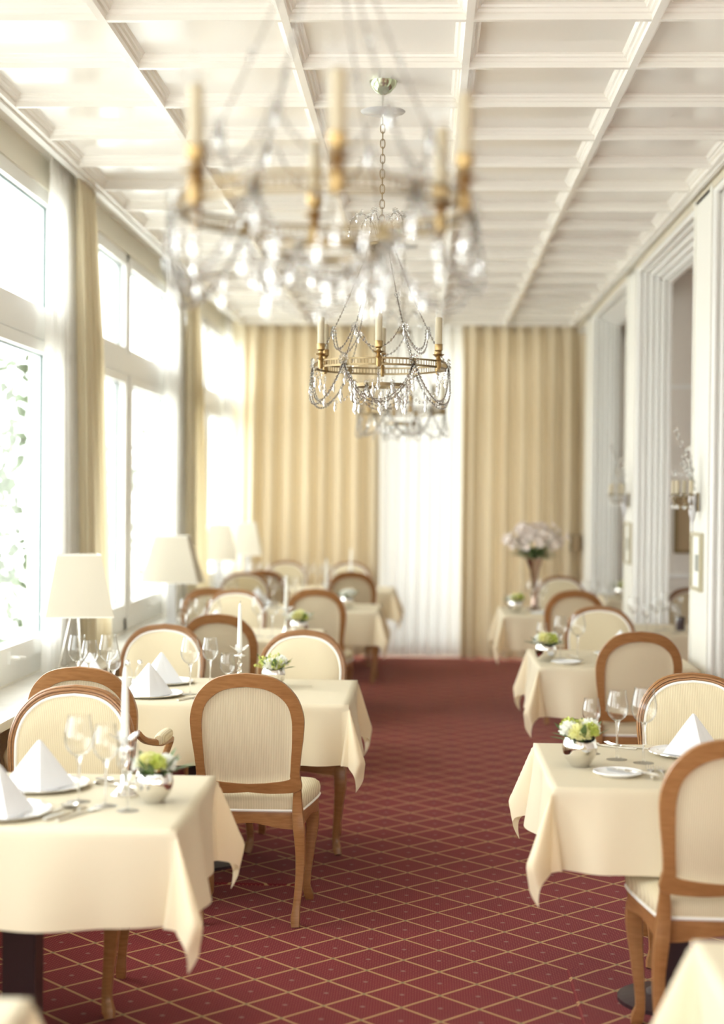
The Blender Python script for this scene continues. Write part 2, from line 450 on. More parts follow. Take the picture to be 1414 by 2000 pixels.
# ---- far wall with window behind the curtains
b = MB()
b.box(-2.1, -1.70, 15.75, 15.9, 0, 3.315); b.box(1.25, 5.0, 15.75, 15.9, 0, 3.315)
b.box(-1.70, 1.25, 15.75, 15.9, 3.1, 3.315); b.box(-1.70, 1.25, 15.75, 15.9, 0, .12)
struct(b.build('wall_far', 'wall', smooth=False))
root = struct(empty('window_6', (-.225, 15.82, .12)))
fr = MB()
for x in (-1.475, -.75, 0, .75, 1.425): fr.box(x, x+.05, -.04, .04, 0, 2.98)
for z in (0, 2.35, 2.93): fr.box(-1.475, 1.475, -.035, .035, z, z+.05)
fr.build('frame', 'frame', root, smooth=False)
p = MB(); p.box(-1.47, 1.47, -.004, .004, .02, 2.95); p.build('pane', 'glass', root, smooth=False)

# ---- unseen rear wall: open gaps added and sized to light hall and annex
b = MB(); b.box(-2.1, 5.0, Y0-.12, Y0, 0, .8); b.box(-2.1, 5.0, Y0-.12, Y0, 2.6, 3.315)
for x, x2 in ((-2.1, -1.1), (-.1, .1), (.9, 1.85), (4.7, 5.0)): b.box(x, x2, Y0-.12, Y0, .8, 2.6)
struct(b.build('wall_rear', 'wall', smooth=False))

# ---- right wall: pilasters with stepped openings
pil = [(8.30+2.92*k, 8.84+2.92*k) for k in range(-4, 3)]
b = MB(); c_ = MB(); pl = MB()
b.box(PX, 1.70, Y0, Y1, 3.215, 3.315)
b.box(1.70-.03, 1.70, Y0, Y1, 3.14, 3.315)
prev = Y0
for k, (a0, a1) in enumerate(pil):
    pl.box(PX, 1.72, a0, a1, 0, 3.235)
    # slim edge mouldings of the pilaster face
    pl.box(PX-.008, PX, a0, a0+.045, 0, 3.235); pl.box(PX-.008, PX, a1-.045, a1, 0, 3.235)
struct(pl.build('wall_pilasters', 'pilaster', smooth=False))
struct(b.build('wall_right', 'fascia', smooth=False))
# stepped casing profile, (depth beyond PX, amount into the opening)
prof = [(.001, .003), (.006, .022), (.016, .028), (.028, .024), (.036, .010)]
for k_, x_ in enumerate((.040, .084, .124, .160)):
    d_ = .012+.022*k_; L_ = (.042, .038, .034, .034)[k_]
    prof += [(x_, d_), (x_+.003, d_+.020), (x_+L_*.3, d_+.026), (x_+L_*.62, d_+.024), (x_+L_*.85, d_+.006)]
prof += [(.198, .096), (.200, .114), (.225, .114), (.225, .0)]
op = [(pil[i][1], pil[i+1][0]) for i in range(len(pil)-1)]+[(pil[-1][1], Y1)]
for k, (a0, a1) in enumerate(op):
    c_ = MB(); ztop = 3.214
    n_ = len(prof)
    vs_ = []
    for (dx, dy) in prof:
        x = PX+dx
        vs_ += [(x, a1-dy, 0), (x, a1-dy, ztop-dy), (x, a0+dy, ztop-dy), (x, a0+dy, 0)]
    fs_ = []
    for i in range(n_-1):
        for q in range(3):
            fs_.append((4*i+q, 4*i+q+1, 4*i+4+q+1, 4*i+4+q))
    c_.add(vs_, fs_)
    struct(c_.build('trim_%d' % (k+4), 'white', smooth=False))
b = MB(); b.box(XR+.03, PX, Y0, Y1, 3.285, 3.315)
struct(b.build('trim_11', 'wall', smooth=False))

# ---- rooms beyond the openings
b = MB(); b.box(1.72, 4.9, 12.2, 12.3, 0, 3.315); b.box(4.8, 4.95, Y0, Y1, 0, 3.315); b.box(1.72, 4.9, 15.2, 15.3, 0, 3.315)
struct(b.build('wall_annex', 'annex', smooth=False))
b = MB()
for z in (1.0, 2.44): b.box(1.72, 4.8, 12.188, 12.2, z, z+.03)
b.box(1.72, 4.8, 12.18, 12.2, 0, .12)
struct(b.build('baseboard_annex', 'white', smooth=False))

# ---- outside
b = MB(); b.box(-30, 30, -30, 45, -.6, -.5); struct(b.build('ground', 'terrace', smooth=False))
def vine(name, cx, cy_, z0, z1, wdt, n_, label, seed):
    rnd = random.Random(seed); mb = MB()
    for i in range(n_):
        z = rnd.uniform(z0, z1); x = cx+rnd.gauss(0, .12); y = cy_+rnd.gauss(0, wdt); s = rnd.uniform(.03, .06)
        a = Matrix.Rotation(rnd.uniform(0, 6.28), 3, 'Z') @ Matrix.Rotation(rnd.uniform(-1.2, 1.2), 3, 'X') @ Matrix.Rotation(rnd.uniform(0, 6.28), 3, 'Y')
        pts = [(0, -1, 0), (.7, -.2, .15), (.45, .6, .05), (0, 1.2, 0), (-.45, .6, .05), (-.7, -.2, .15)]
        mb.add([Vector((x, y, z))+a @ Vector(p)*s for p in pts], [(0, 1, 2, 3), (0, 3, 4, 5)])
    o = mb.build(name, 'vine', smooth=False); tag(o, label, 'vine')
    o['kind'] = 'stuff'
vine('climbing_vine', -2.75, 10.2, -.48, 2.5, .17, 420, 'pale green climbing vine outside the nearest visible window', 1)
vine('climbing_vine', -2.9, 15.1, -.48, 2.3, .18, 330, 'pale green climbing vine outside the middle left window', 2)

# ================================================================ CURTAINS
def curtain(name, axis, fix, s_top, s_bot, z0, z1, mat, label, amp=.03, period=.11, seed=0, group=None, heading=True):
    """axis 'y': hangs along y at x=fix, axis 'x': hangs along x at y=fix; s_* = (start, end) at top / bottom"""
    rnd = random.Random(seed); mb = MB()
    Lb = max(abs(s_top[1]-s_top[0]), abs(s_bot[1]-s_bot[0]))
    nf = max(2, round(Lb/period)); nu = nf*10; nv = 26
    ph = [rnd.uniform(-.5, .5) for _ in range(nf+2)]; am = [rnd.uniform(.65, 1.25) for _ in range(nf+2)]
    def P(u, v, off=0):
        z = z1+(z0-z1)*v
        e = v**.8
        a = s_top[0]+(s_bot[0]-s_top[0])*e; b_ = s_top[1]+(s_bot[1]-s_top[1])*e
        k = u*nf; i = int(min(k, nf-1))
        t = k+.28*(ph[i]*(1-(k-i))+ph[i+1]*(k-i))*min(1, v*3)
        A = amp*(am[i]*(1-(k-i))+am[i+1]*(k-i))*(.55+.45*min(1, v*4))
        s = a+(b_-a)*u+ .012*math.sin(t*2*PI*2+1)*min(1, v*3)
        d = A*math.sin(t*2*PI)+off
        if v < .04: d *= .8
        return (fix+d, s, z) if axis == 'y' else (s, fix+d, z)
    mb.grid(lambda u, v: P(u, v), nu, nv)
    o = mb.build(name, mat, angle=180)
    tag(o, label, 'curtain', group)
    if heading:
        h = MB(); h.grid(lambda u, v: P(u, v*.035, .003), nu, 2); h.grid(lambda u, v: P(u, v*.035, -.003), nu, 2)
        h.build('heading_tape', mat, o, angle=180)
    return o
g1 = 'curtains by the side windows'
curtain('sheer_curtain', 'y', -1.890, (7.90, 8.42), (7.86, 8.80), .705, 3.31, 'sheer', 'white sheer curtain beside the nearest window, left of the beige drape', .026, .12, 1)
curtain('drape', 'y', -1.830, (8.24, 8.66), (8.50, 9.20), .705, 3.31, 'drape2', 'beige linen drape gathered between the nearest and middle left windows', .036, .13, 2)
curtain('sheer_curtain', 'y', -1.890, (11.55, 12.25), (11.5, 12.7), .705, 3.31, 'sheer', 'white sheer curtain at the far edge of the middle left window', .026, .12, 3)
curtain('drape', 'y', -1.830, (12.1, 12.5), (12.30, 13.3), .705, 3.31, 'drape2', 'beige linen drape between the middle and last left windows', .036, .13, 4)
curtain('sheer_curtain', 'y', -1.890, (14.95, 15.45), (14.9, 15.45), .705, 3.31, 'sheer', 'white sheer curtain in the far left corner of the window wall', .026, .12, 5)
curtain('drape', 'x', 15.50, (-1.78, -.46), (-1.80, -.44), .03, 3.31, 'drape', 'wide beige pleated drape covering the left part of the end wall', .085, .18, 6)
curtain('sheer_curtain', 'x', 15.64, (-.58, .46), (-.58, .46), .03, 3.31, 'sheer_end', 'white sheer curtain in the middle of the end wall', .03, .10, 7)
curtain('drape', 'x', 15.50, (.36, 1.58), (.36, 1.60), .02, 3.31, 'drape', 'wide beige pleated drape covering the right part of the end wall', .085, .165, 8)

# ================================================================ CHAIR
LEAN0, LEANR = -.19, .125
def Bk(u, v, t=0.0):
    q = max(0, (v-.42)/.54)
    return (u, LEAN0-LEANR*q**1.15-.018*(1-(u/.21)**2)*min(1, q*2)+t, v)
OUT = [(0, .960), (.080, .950), (.138, .924), (.187, .868), (.2105, .795), (.2085, .720), (.199, .645), (.193, .575), (.195, .512), (.10, .498), (0, .503)]
INN = [(0, .908), (.065, .900), (.115, .876), (.150, .838), (.165, .785), (.166, .715), (.162, .640), (.157, .572), (.150, .553), (.08, .541), (0, .536)]
def full(half, n=6):
    h = catmull(half, n); return h+[(-p[0], p[1]) for p in reversed(h[1:-1])]
def make_chair(name, label, cat='chair'):
    root = empty(name, label=label, cat=cat)
    O, I = full(OUT), full(INN); N = len(O)
    fr = MB()
    prof_ = [(0, -.012), (.03, -.017), (.97, -.017), (1, -.012), (1, .008), (.60, .010), (.52, .013), (.46, .019), (.38, .020), (.345, .020), (.33, .013), (.305, .013), (.29, .021), (.20, .022), (.15, .018), (.13, .010), (.10, .010), (.08, .014), (0, .008)]
    vs_ = []
    for i in range(N):
        for (s, t) in prof_:
            u = O[i][0]+(I[i][0]-O[i][0])*s; v = O[i][1]+(I[i][1]-O[i][1])*s
            vs_.append(Bk(u, v, t))
    m_ = len(prof_)
    fr.add(vs_, [(i*m_+k, ((i+1) % N)*m_+k, ((i+1) % N)*m_+(k+1) % m_, i*m_+(k+1) % m_) for i in range(N) for k in range(m_)])
    fr.build('back_frame', 'wood', root, angle=50)
    pad = MB(); vc = .72
    ks = [1.0, .985, .95, .88, .75, .55, .3]
    F_ = [(o_[0]+(i_[0]-o_[0])*.56, o_[1]+(i_[1]-o_[1])*.56) for o_, i_ in zip(O, I)]
    def ring(k, t, C=None): return [Bk(p[0]*k, vc+(p[1]-vc)*k, t) for p in (C or F_)]
    vs_ = []; R_ = 0
    for k in ks: vs_ += ring(k, .012+.024*(1-k**6)**.8); R_ += 1
    fs_ = [(r*N+i, r*N+(i+1) % N, (r+1)*N+(i+1) % N, (r+1)*N+i) for r in range(R_-1) for i in range(N)]
    vs_.append(Bk(0, vc, .036)); fs_ += [((R_-1)*N+i, (R_-1)*N+(i+1) % N, R_*N) for i in range(N)]
    pad.add(vs_, fs_)
    vs_ = ring(1.0, -.012, I); kk = (.97, .8, .6, .4, .2)
    for k in kk: vs_ += ring(k, -.009, I)
    vs_ += [Bk(0, vc, -.009)]; q = len(kk)
    pad.add(vs_, [(r*N+i, (r+1)*N+i, (r+1)*N+(i+1) % N, r*N+(i+1) % N) for r in range(q) for i in range(N)]+[(q*N+i, (q+1)*N, q*N+(i+1) % N) for i in range(N)])
    pad.build('backrest', 'fabric', root, angle=60)
    pp = MB(); pp.tube([Bk(p[0]*.985, vc+(p[1]-vc)*.99, .0175) for p in F_], .0058, 6, closed=True)
    pp.build('piping', 'piping', root)
    # seat
    def seat_outline(n=44):
        pts = catmull([(0, .245), (.10, .240), (.19, .222), (.232, .195), (.238, .14), (.226, .03), (.208, -.09), (.193, -.165), (.165, -.182), (.08, -.187), (0, -.188)], 4)
        return pts+[(-p[0], p[1]) for p in reversed(pts[1:-1])]
    S = seat_outline(); N2 = len(S)
    st = MB(); vs_ = []; lv = [(1.0, .428), (1.022, .440), (1.028, .455), (1.01, .474), (.95, .486), (.80, .494), (.55, .500), (.25, .503)]
    for k, z in lv: vs_ += [(p[0]*k, p[1]*k+.0, z) for p in S]
    fs_ = [(r*N2+i, (r+1)*N2+i, (r+1)*N2+(i+1) % N2, r*N2+(i+1) % N2) for r in range(len(lv)-1) for i in range(N2)]
    vs_ += [(0, 0, .504), (0, 0, .428)]; q = len(lv)*N2
    fs_ += [((len(lv)-1)*N2+i, q, (len(lv)-1)*N2+(i+1) % N2) for i in range(N2)]+[(i, (i+1) % N2, q+1) for i in range(N2)]
    st.add(vs_, fs_); st.build('seat', 'fabric', root, angle=70)
    sp = MB(); sp.tube([(p[0]*1.012, p[1]*1.012, .429) for p in S], .0058, 6, closed=True); sp.build('seat_piping', 'piping', root)
    ap = MB(); vs_ = []
    for i, p in enumerate(S):
        wave = .012*math.cos(math.atan2(p[1], p[0])*4)+.004
        for k, z in ((1.0, .424), (1.008, .415), (.998, .400), (.996, .366+wave), (.90, .366+wave), (.90, .424)):
            vs_.append((p[0]*k, p[1]*k, z))
    ap.add(vs_, [(i*6+k, ((i+1) % N2)*6+k, ((i+1) % N2)*6+(k+1) % 6, i*6+(k+1) % 6) for i in range(N2) for k in range(6)])
    ap.build('seat_frame', 'wood', root, angle=50)
    for sx in (-1, 1):
        lg = MB()
        P_ = catmull([(.196, .190, .415), (.208, .203, .370), (.212, .208, .310), (.205, .200, .220), (.196, .192, .120), (.193, .190, .060), (.200, .200, .022), (.205, .208, 0)], 4)
        Rr = [interp([0, .022, .06, .12, .22, .31, .37, .42], [.015, .020, .0155, .0165, .021, .027, .029, .024], p[2]) for p in P_]
        lg.tube([(sx*p[0], p[1], p[2]) for p in P_], Rr, 12, square=.55, up=(0, 1, 0)); lg.build('leg', 'wood', root, angle=50)
        lg = MB()
        P_ = catmull([(.186, LEAN0-.034, .560), (.183, LEAN0-.012, .50), (.184, LEAN0, .43), (.190, -.192, .36), (.195, -.188, .27), (.193, -.192, .17), (.184, -.202, .08), (.180, -.206, .035), (.181, -.212, 0)], 4)
        Rr = [interp([0, .03, .08, .17, .27, .36, .43, .56], [.016, .018, .0145, .0165, .019, .023, .021, .012], p[2]) for p in P_]
        lg.tube([(sx*p[0], p[1], p[2]) for p in P_], Rr, 12, square=.55, up=(0, 1, 0)); lg.build('leg', 'wood', root, angle=50)
    return root
chair = make_chair('dining_chair', 'x')
def put_chair(x, y, facing, label, z=0, rz=0, group=None):
    return place(chair, USED, (x, y, z), (0 if facing == 'away' else PI)+rz, label, group)

MATZ = .007
put_chair(-1.163, 5.01, 'cam', 'beech chair facing us behind the nearest left table, white piping round its back', rz=.05)
armc = put_chair(-1.28, 6.23, 'away', 'beech armchair seen from behind, at the window side of the second left table', rz=-.03)
for sx in (-1, 1):
    P_ = catmull([(.203, -.235, .70), (.225, -.19, .665), (.262, -.08, .640), (.270, .05, .632), (.268, .10, .622), (.248, .09, .56), (.236, .06, .49), (.232, .05, .415)], 4)
    m = MB(); m.tube([(sx*p[0], p[1], p[2]) for p in P_], .014, 10, square=.3); m.build('arm', 'wood', armc)
    m = MB(); m.lathe([(.0005, -.105), (.018, -.10), (.024, -.07), (.025, 0), (.024, .07), (.018, .10), (.0005, .105)], 14, (sx*.264, -.02, .655), Matrix.Rotation(PI/2, 3, 'X')); m.build('arm_pad', 'fabric', armc)
put_chair(-.646, 6.095, 'away', 'beech chair in full view from behind, on the aisle side of the second left table')
put_chair(-1.275, 7.52, 'cam', 'beech chair facing us at the window side of the second left table', rz=.04)
put_chair(-.576, 7.29, 'cam', 'beech chair facing us on the aisle side of the second left table')
put_chair(-1.10, 8.88, 'away', 'beech chair seen from behind at the third left table', rz=-.04)
put_chair(-1.257, 10.39, 'cam', 'beech chair facing us at the far side of the third left table', rz=.05)
put_chair(-1.47, 11.2, 'away', 'beech chair seen from behind, window side of the fourth left table, beyond the wide lampshade')
put_chair(-.747, 11.26, 'away', 'beech chair seen from behind on the aisle side of the fourth left table')
put_chair(-1.46, 12.73, 'cam', 'beech chair facing us at the far side of the fourth left table', rz=.05)
put_chair(-1.363, 13.75, 'away', 'beech chair seen from behind, window side of the last left table')
put_chair(-.61, 13.70, 'away', 'beech chair seen from behind on the aisle side of the last left table')
put_chair(-1.33, 14.98, 'cam', 'beech chair facing us beside the end drape, window side of the last left table')
put_chair(-.715, 14.98, 'cam', 'beech chair facing us beside the end drape, aisle side of the last left table')
put_chair(.865, 4.66, 'away', 'large beech chair cut by the right edge of the photo, seen from behind', MATZ)
put_chair(1.0, 5.66, 'cam', 'beech chair facing us behind the nearest full right table', rz=-.03)
put_chair(1.06, 8.11, 'away', 'beech chair seen from behind at the second right table')
put_chair(1.038, 9.23, 'cam', 'beech chair facing us at the far side of the second right table', rz=-.05)
put_chair(1.056, 11.45, 'away', 'beech chair seen from behind at the third right table')
put_chair(1.12, 12.75, 'cam', 'beech chair facing us at the third right table, next to the tall lily vase')
put_chair(1.95, 11.28, 'cam', 'beech chair facing us inside the nearer wall opening')

# ================================================================ TABLES AND CLOTHS
def cloth_mesh(a, b_, d, seed=0, zt=.7535):
    rnd = random.Random(seed); mb = MB()
    n1, n2, m_ = 44, 44, 16
    ph = [[rnd.uniform(0, 6.28) for _ in range(4)] for _ in range(4)]
    dg = [rnd.uniform(.34, .44) for _ in range(4)]; bl = [rnd.uniform(.10, .16) for _ in range(4)]
    def axis(L, n_): return [-L/2-d+d*i/m_ for i in range(m_)]+[-L/2+L*i/n_ for i in range(n_)]+[L/2+d*i/m_ for i in range(m_+1)]
    xs, ys = axis(a, n1), axis(b_, n2)
    def side(p, L, h, k):
        """outward displacement on side k at position p along a side of length L, hung down h"""
        q = h/d
        wv = .020*math.sin(p*9+ph[k][0])+.013*math.sin(p*19+ph[k][1])
        e = min(1, (L/2-abs(p))/.16); e = max(0, e); e = e*e*(3-2*e)
        return .004+q*((.020+wv)*e-(.034)*(1-e))
    vs_ = []
    for y in ys:
        for x in xs:
            ex = abs(x)-a/2; ey = abs(y)-b_/2; sx = 1 if x > 0 else -1; sy = 1 if y > 0 else -1
            if ex <= 1e-9 and ey <= 1e-9:
                z = zt
                vs_.append((x, y, z)); continue
            rb = .008
            if ex > 0 and ey <= 0:
                k = 0 if sx > 0 else 1; h = ex
                vs_.append((sx*(a/2+side(y, b_, h, k)), y, zt-h)); continue
            if ey > 0 and ex <= 0:
                k = 2 if sy > 0 else 3; h = ey
                vs_.append((x, sy*(b_/2+side(x, a, h, k)), zt-h)); continue
            r_ = math.hypot(ex, ey); ph_ = math.atan2(ey, ex)/(PI/2)   # 0: x side, 1: y side
            ci = (0 if sx > 0 else 1)+(0 if sy > 0 else 2)
            s = 1-abs(2*ph_-1); S = s*s*(3-2*s)
            end = .004-.034*r_/d
            base = Vector((end, 0)) if ph_ < .5 else Vector((0, end))
            rn = r_/d
            D = dg[ci]*d*(rn if rn < .85 else .85+.12*math.sin(min(1, (rn-.85)/.14)*PI/2)-max(0, rn-.99)*1.0)
            diag = Vector((D*.7071, D*.7071))
            pos = base*(1-S)+diag*S
            bul = bl[ci]*r_*math.sin(PI*s)
            pos += Vector((bul, -bul*.25)) if ph_ < .5 else Vector((-bul*.25, bul))
            hz = pos.length
            z = -math.sqrt(max(r_*r_*.35, r_*r_-hz*hz))
            vs_.append((sx*(a/2+pos.x), sy*(b_/2+pos.y), zt+z))
    nx, ny = len(xs), len(ys)
    mb.add(vs_, [(j*nx+i, j*nx+i+1, (j+1)*nx+i+1, (j+1)*nx+i) for j in range(ny-1) for i in range(nx-1)])
    return mb
def table(x0, x1, y0, y1, where, seed, z=0, d=.25, rz=0, leg='post'):
    cx, cy_ = (x0+x1)/2, (y0+y1)/2; a, b_ = x1-x0, y1-y0
    t = empty('dining_table', (cx, cy_, z), rz, 'dark pedestal table under a cream cloth, %s' % where, 'table')
    m = MB(); m.box(-a/2+.006, a/2-.006, -b_/2+.006, b_/2-.006, .722, .750); m.build('tabletop', 'dark', t, smooth=False)
    m = MB(); m.box(-.047, .047, -.047, .047, .045, .722); m.build('post', 'dark', t, smooth=False)
    m = MB(); m.lathe([(.17, 0), (.17, .012), (.08, .03), (.05, .045)], 28); m.build('base', 'dark', t, smooth=False)
    c = cloth_mesh(a, b_, d, seed).build('tablecloth', 'cloth', angle=180, loc=(cx, cy_, z)); c.rotation_euler = (0, 0, rz)
    tag(c, 'cream tablecloth with pointed corners on the table %s' % where, 'tablecloth')
    return t
W = dict(L0='in the bottom left corner', L1='nearest on the left', L2='second on the left', L3='third on the left', L4='fourth on the left',
         L5='last on the left by the end curtain', R0='in the bottom right corner', R1='nearest whole one on the right', R2='second on the right', R3='third on the right',
         A1='standing in the nearer wall opening', A2='standing in the farther wall opening')
table(-1.58, -.66, 1.92, 2.67, W['L0'], 10)
table(-1.61, -.628, 4.03, 4.81, W['L1'], 11, d=.256)
table(-1.62, -.300, 6.42, 7.28, W['L2'], 12, MATZ)
table(-1.60, -.62, 9.20, 10.05, W['L3'], 13)
table(-1.62, -.330, 11.60, 12.38, W['L4'], 14)
table(-1.60, -.270, 14.02, 14.72, W['L5'], 15)
table(.530, 1.38, 2.35, 3.11, W['R0'], 16)
table(.385, 1.22, 4.67, 5.51, W['R1'], 17, MATZ, d=.247)
table(.583, 1.385, 7.99, 8.93, W['R2'], 18)
table(.575, 1.36, 11.42, 12.30, W['R3'], 19)
table(1.28, 2.35, 10.02, 10.80, W['A1'], 20)
table(1.52, 2.5, 13.15, 13.95, W['A2'], 21)

def rug(x0, x1, y0, y1, label):
    m = MB(); n_ = 2
    e = .008
    vs_ = [(x0, y0, 0), (x1, y0, 0), (x1, y1, 0), (x0, y1, 0), (x0+e, y0+e, MATZ), (x1-e, y0+e, MATZ), (x1-e, y1-e, MATZ), (x0+e, y1-e, MATZ)]
    m.add(vs_, [(4, 5, 6, 7), (0, 1, 5, 4), (1, 2, 6, 5), (2, 3, 7, 6), (3, 0, 4, 7)])
    o = m.build('carpet_mat', 'carpet_mat_m', smooth=False); tag(o, label, 'rug'); return o
cm = MT['carpet'].copy(); cm.name = 'diamond_carpet_mat'
MT['carpet_mat_m'] = cm
for nd in cm.node_tree.nodes:
    if nd.type == 'MATH' and nd.operation == 'ADD' and abs(nd.inputs[1].default_value-.0569) < 1e-4: nd.inputs[1].default_value = .10
    if nd.type == 'MATH' and nd.operation == 'SUBTRACT' and abs(nd.inputs[1].default_value-4.8587) < 1e-3: nd.inputs[1].default_value = 4.80
rug(.50, 1.36, 4.15, 5.42, 'square of red diamond carpet lying under the nearest whole right table')
rug(-1.45, -.47, 6.50, 7.02, 'square of red diamond carpet with dark edge under the second left table')

# ================================================================ TABLEWARE
def glass_proto(name, h, rb, rr_, bowl_h, rf=.034, label='x', cat='glass'):
    """h height, rb max bowl radius, rr_ rim radius, bowl_h bowl height"""
    root = empty(name, label=label, cat=cat)
    z0 = h-bowl_h
    pr_ = []
    for i in range(15):
        t = i/14
        if t < .45: r_ = rb*math.sin(PI/2*(t/.45)**.62)
        else:
            q = (t-.45)/.55; r_ = rb+(rr_-rb)*(q*q*(3-2*q))
        pr_.append((max(r_, .001), z0+bowl_h*t))
    m = MB(); inner = [(max(r_-.0012, .0008), z+(.003 if i == 0 else 0)) for i, (r_, z) in enumerate(pr_)]
    m.lathe(pr_+list(reversed(inner)), 28, caps=False); m.build('bowl', 'wine', root, angle=60)
    if z0 > .02:
        m = MB(); m.lathe([(.0045, .006), (.0036, .02), (.0034, z0*.6), (.0045, z0*.88), (.009, z0+.002), (.012, z0+.006)], 12); m.build('stem', 'crystal', root)
        m = MB(); m.lathe([(rf, 0), (rf, .0015), (rf*.6, .004), (.006, .009), (.0045, .012)], 28); m.build('foot', 'foot', root, angle=60)
    return root
G = dict(L=glass_proto('wine_glass', .243, .0415, .032, .118), M=glass_proto('wine_glass', .226, .036, .028, .103),
         S=glass_proto('wine_glass', .185, .0310, .0245, .085, .031), T=glass_proto('water_glass', .150, .034, .029, .095, .031))
SIZE = dict(L='large', M='medium', S='small', T='short')
def put_glass(k, x, y, where, z=.7535, group=None):
    return place(G[k], USED, (x, y, z), random.uniform(0, 6), where, group)
ZL2 = .7535+MATZ
put_glass('L', -.953, 4.37, 'tallest wine glass on the nearest left table, left of the other two')
put_glass('M', -.868, 4.32, 'middle wine glass of the row of three on the nearest left table')
put_glass('S', -.795, 4.26, 'smallest wine glass in front of the candlestick on the nearest left table')
put_glass('L', -.985, 6.68, 'tall wine glass beside the napkins on the second left table', ZL2)
put_glass('M', -.925, 6.86, 'middle wine glass of three on the second left table', ZL2)
put_glass('T', -.86, 6.95, 'short round glass at the right of three on the second left table', ZL2)
for k, x, y, s in (('L', -1.475, 6.72, 'leftmost'), ('M', -1.41, 6.66, 'second from left'), ('L', -1.345, 6.74, 'third from left'), ('S', -1.30, 6.62, 'fourth from left')):
    put_glass(k, x, y, '%s of the wine glasses below the nearest lampshade' % s, ZL2)
put_glass('L', -.99, 9.50, 'left wine glass before the blurred candle on the third left table')
put_glass('M', -.905, 9.46, 'right wine glass before the blurred candle on the third left table')
for x, y, s in ((-1.42, 9.42, 'left'), (-1.335, 9.44, 'middle'), (-1.25, 9.46, 'right')):
    put_glass('M', x, y, '%s one of three blurred glasses at the window end of the third left table' % s)
for x, y, s in ((-1.12, 11.72, 'left'), (-1.025, 11.78, 'middle'), (-.93, 11.74, 'right')):
    put_glass('L', x, y, '%s one of three tall blurred glasses on the fourth left table' % s)
for x, y, s in ((-1.50, 11.8, 'nearest the window'), (-1.42, 11.8, 'next to the one nearest the window')):
    put_glass('M', x, y, 'blurred glass %s on the fourth left table' % s)
for x, y, s in ((-1.54, 14.28, 'first'), (-1.46, 14.3, 'second'), (-1.38, 14.25, 'third'), (-1.05, 14.2, 'fourth'), (-.97, 14.26, 'fifth'), (-.89, 14.3, 'sixth'), (-.81, 14.2, 'seventh')):
    put_glass('M', x, y, '%s from the left among the tiny blurred glasses on the last left table' % s)
put_glass('S', .562, 5.30, 'smallest and leftmost wine glass on the nearest whole right table', ZL2)
put_glass('M', .634, 5.19, 'middle wine glass on the nearest whole right table', ZL2)
put_glass('L', .712, 5.13, 'largest and rightmost wine glass on the nearest whole right table', ZL2)
put_glass('S', .635, 8.52, 'smallest and leftmost wine glass on the second right table')
put_glass('M', .727, 8.45, 'middle wine glass on the second right table')
put_glass('L', .812, 8.38, 'largest and rightmost wine glass on the second right table')
for x, y, k, s in ((.80, 11.9, 'M', 'nearest the lily vase'), (.875, 11.8, 'L', 'just right of the lily vase'), (1.22, 12.05, 'M', 'between chair and wall opening'), (1.29, 12.0, 'M', 'second from the wall opening'), (1.355, 11.9, 'S', 'closest to the wall opening')):
    put_glass(k, x, y, 'blurred wine glass %s on the third right table' % s)
for x, y, k, s in ((1.335, 10.15, 'M', 'first'), (1.415, 10.12, 'S', 'second'), (1.49, 10.2, 'M', 'third'), (1.56, 10.35, 'L', 'fourth'), (1.60, 10.12, 'S', 'fifth')):
    put_glass(k, x, y, '%s from the left of the blurred glasses on the table in the nearer wall opening' % s)

# ---- plates, napkins
def plate_proto(name, r_, mat, rimmat, cat):
    root = empty(name, label='x', cat=cat)
    m = MB(); m.lathe([(r_*.72, 0), (r_*.76, .002), (r_*.97, .0105), (r_*.94, .0125), (r_*.80, .0055), (r_*.74, .0040), (.0005, .0040)], 48); m.build('dish', mat, root, angle=50)
    m = MB(); m.tube([(r_*.965*math.cos(a), r_*.965*math.sin(a), .0115) for a in [2*PI*k/48 for k in range(48)]], .0022, 6, closed=True); m.build('rim', rimmat, root)
    return root
charger = plate_proto('charger_plate', .150, 'china', 'silver', 'plate')
breadp = plate_proto('bread_plate', .078, 'china', 'china', 'plate')
def napkin_proto():
    root = empty('folded_napkin', label='x', cat='napkin')
    m = MB(); nseg, nv = 48, 10
    H = .130
    def P(u, v):
        a = 2*PI*u; t = v
        sq = 1/(abs(math.cos(a))+abs(math.sin(a)))      # four flat faces, four ridges
        rr2 = .108*sq**.85*(1-t)**.96*(1-.05*math.sin(PI*t)*(1-abs(math.cos(2*a))))+.004
        x = rr2*math.cos(a)*1.0; y = rr2*math.sin(a)*.92
        return (x, y, .002+H*t)
    m.grid(P, nseg, nv); m.build('folded_cloth', 'napkin', root, angle=35)
    m = MB()
    m.tube([(0.098*1.12*math.cos(k)*.9, .075*math.sin(k)*.9, .004) for k in [2*PI*i/24 for i in range(24)]], .0035, 5, closed=True)
    m.build('hem', 'napkin', root)
    return root
napkin = napkin_proto()
def setting(x, y, z, where, rz=0, nap=True, nz=0):
    place(charger, USED, (x, y, z), 0, 'silver-rimmed white plate under the napkin, %s' % where)
    if nap: place(napkin, USED, (x, y, z+.005), rz, 'white napkin folded to a standing peak, %s' % where)
ZT = .7537
setting(-1.135, 4.19, ZT, 'near side of the nearest left table', PI/2+.5)
setting(-1.115, 4.58, ZT, 'far side of the nearest left table', -PI/2+.25)
setting(-1.15, 6.62, ZT+MATZ, 'near side of the second left table', -PI/2+.2)
setting(-1.17, 7.06, ZT+MATZ, 'far side of the second left table', -PI/2-.2)
setting(-1.48, 7.0, ZT+MATZ, 'window end of the second left table', 1.0)
setting(.90, 5.31, ZT+MATZ, 'far side of the nearest whole right table', -PI/2+.15)
setting(1.07, 8.66, ZT, 'far side of the second right table', -PI/2)
setting(1.09, 11.98, ZT, 'third right table', -PI/2)
setting(-1.28, 9.75, ZT, 'third left table', .3)
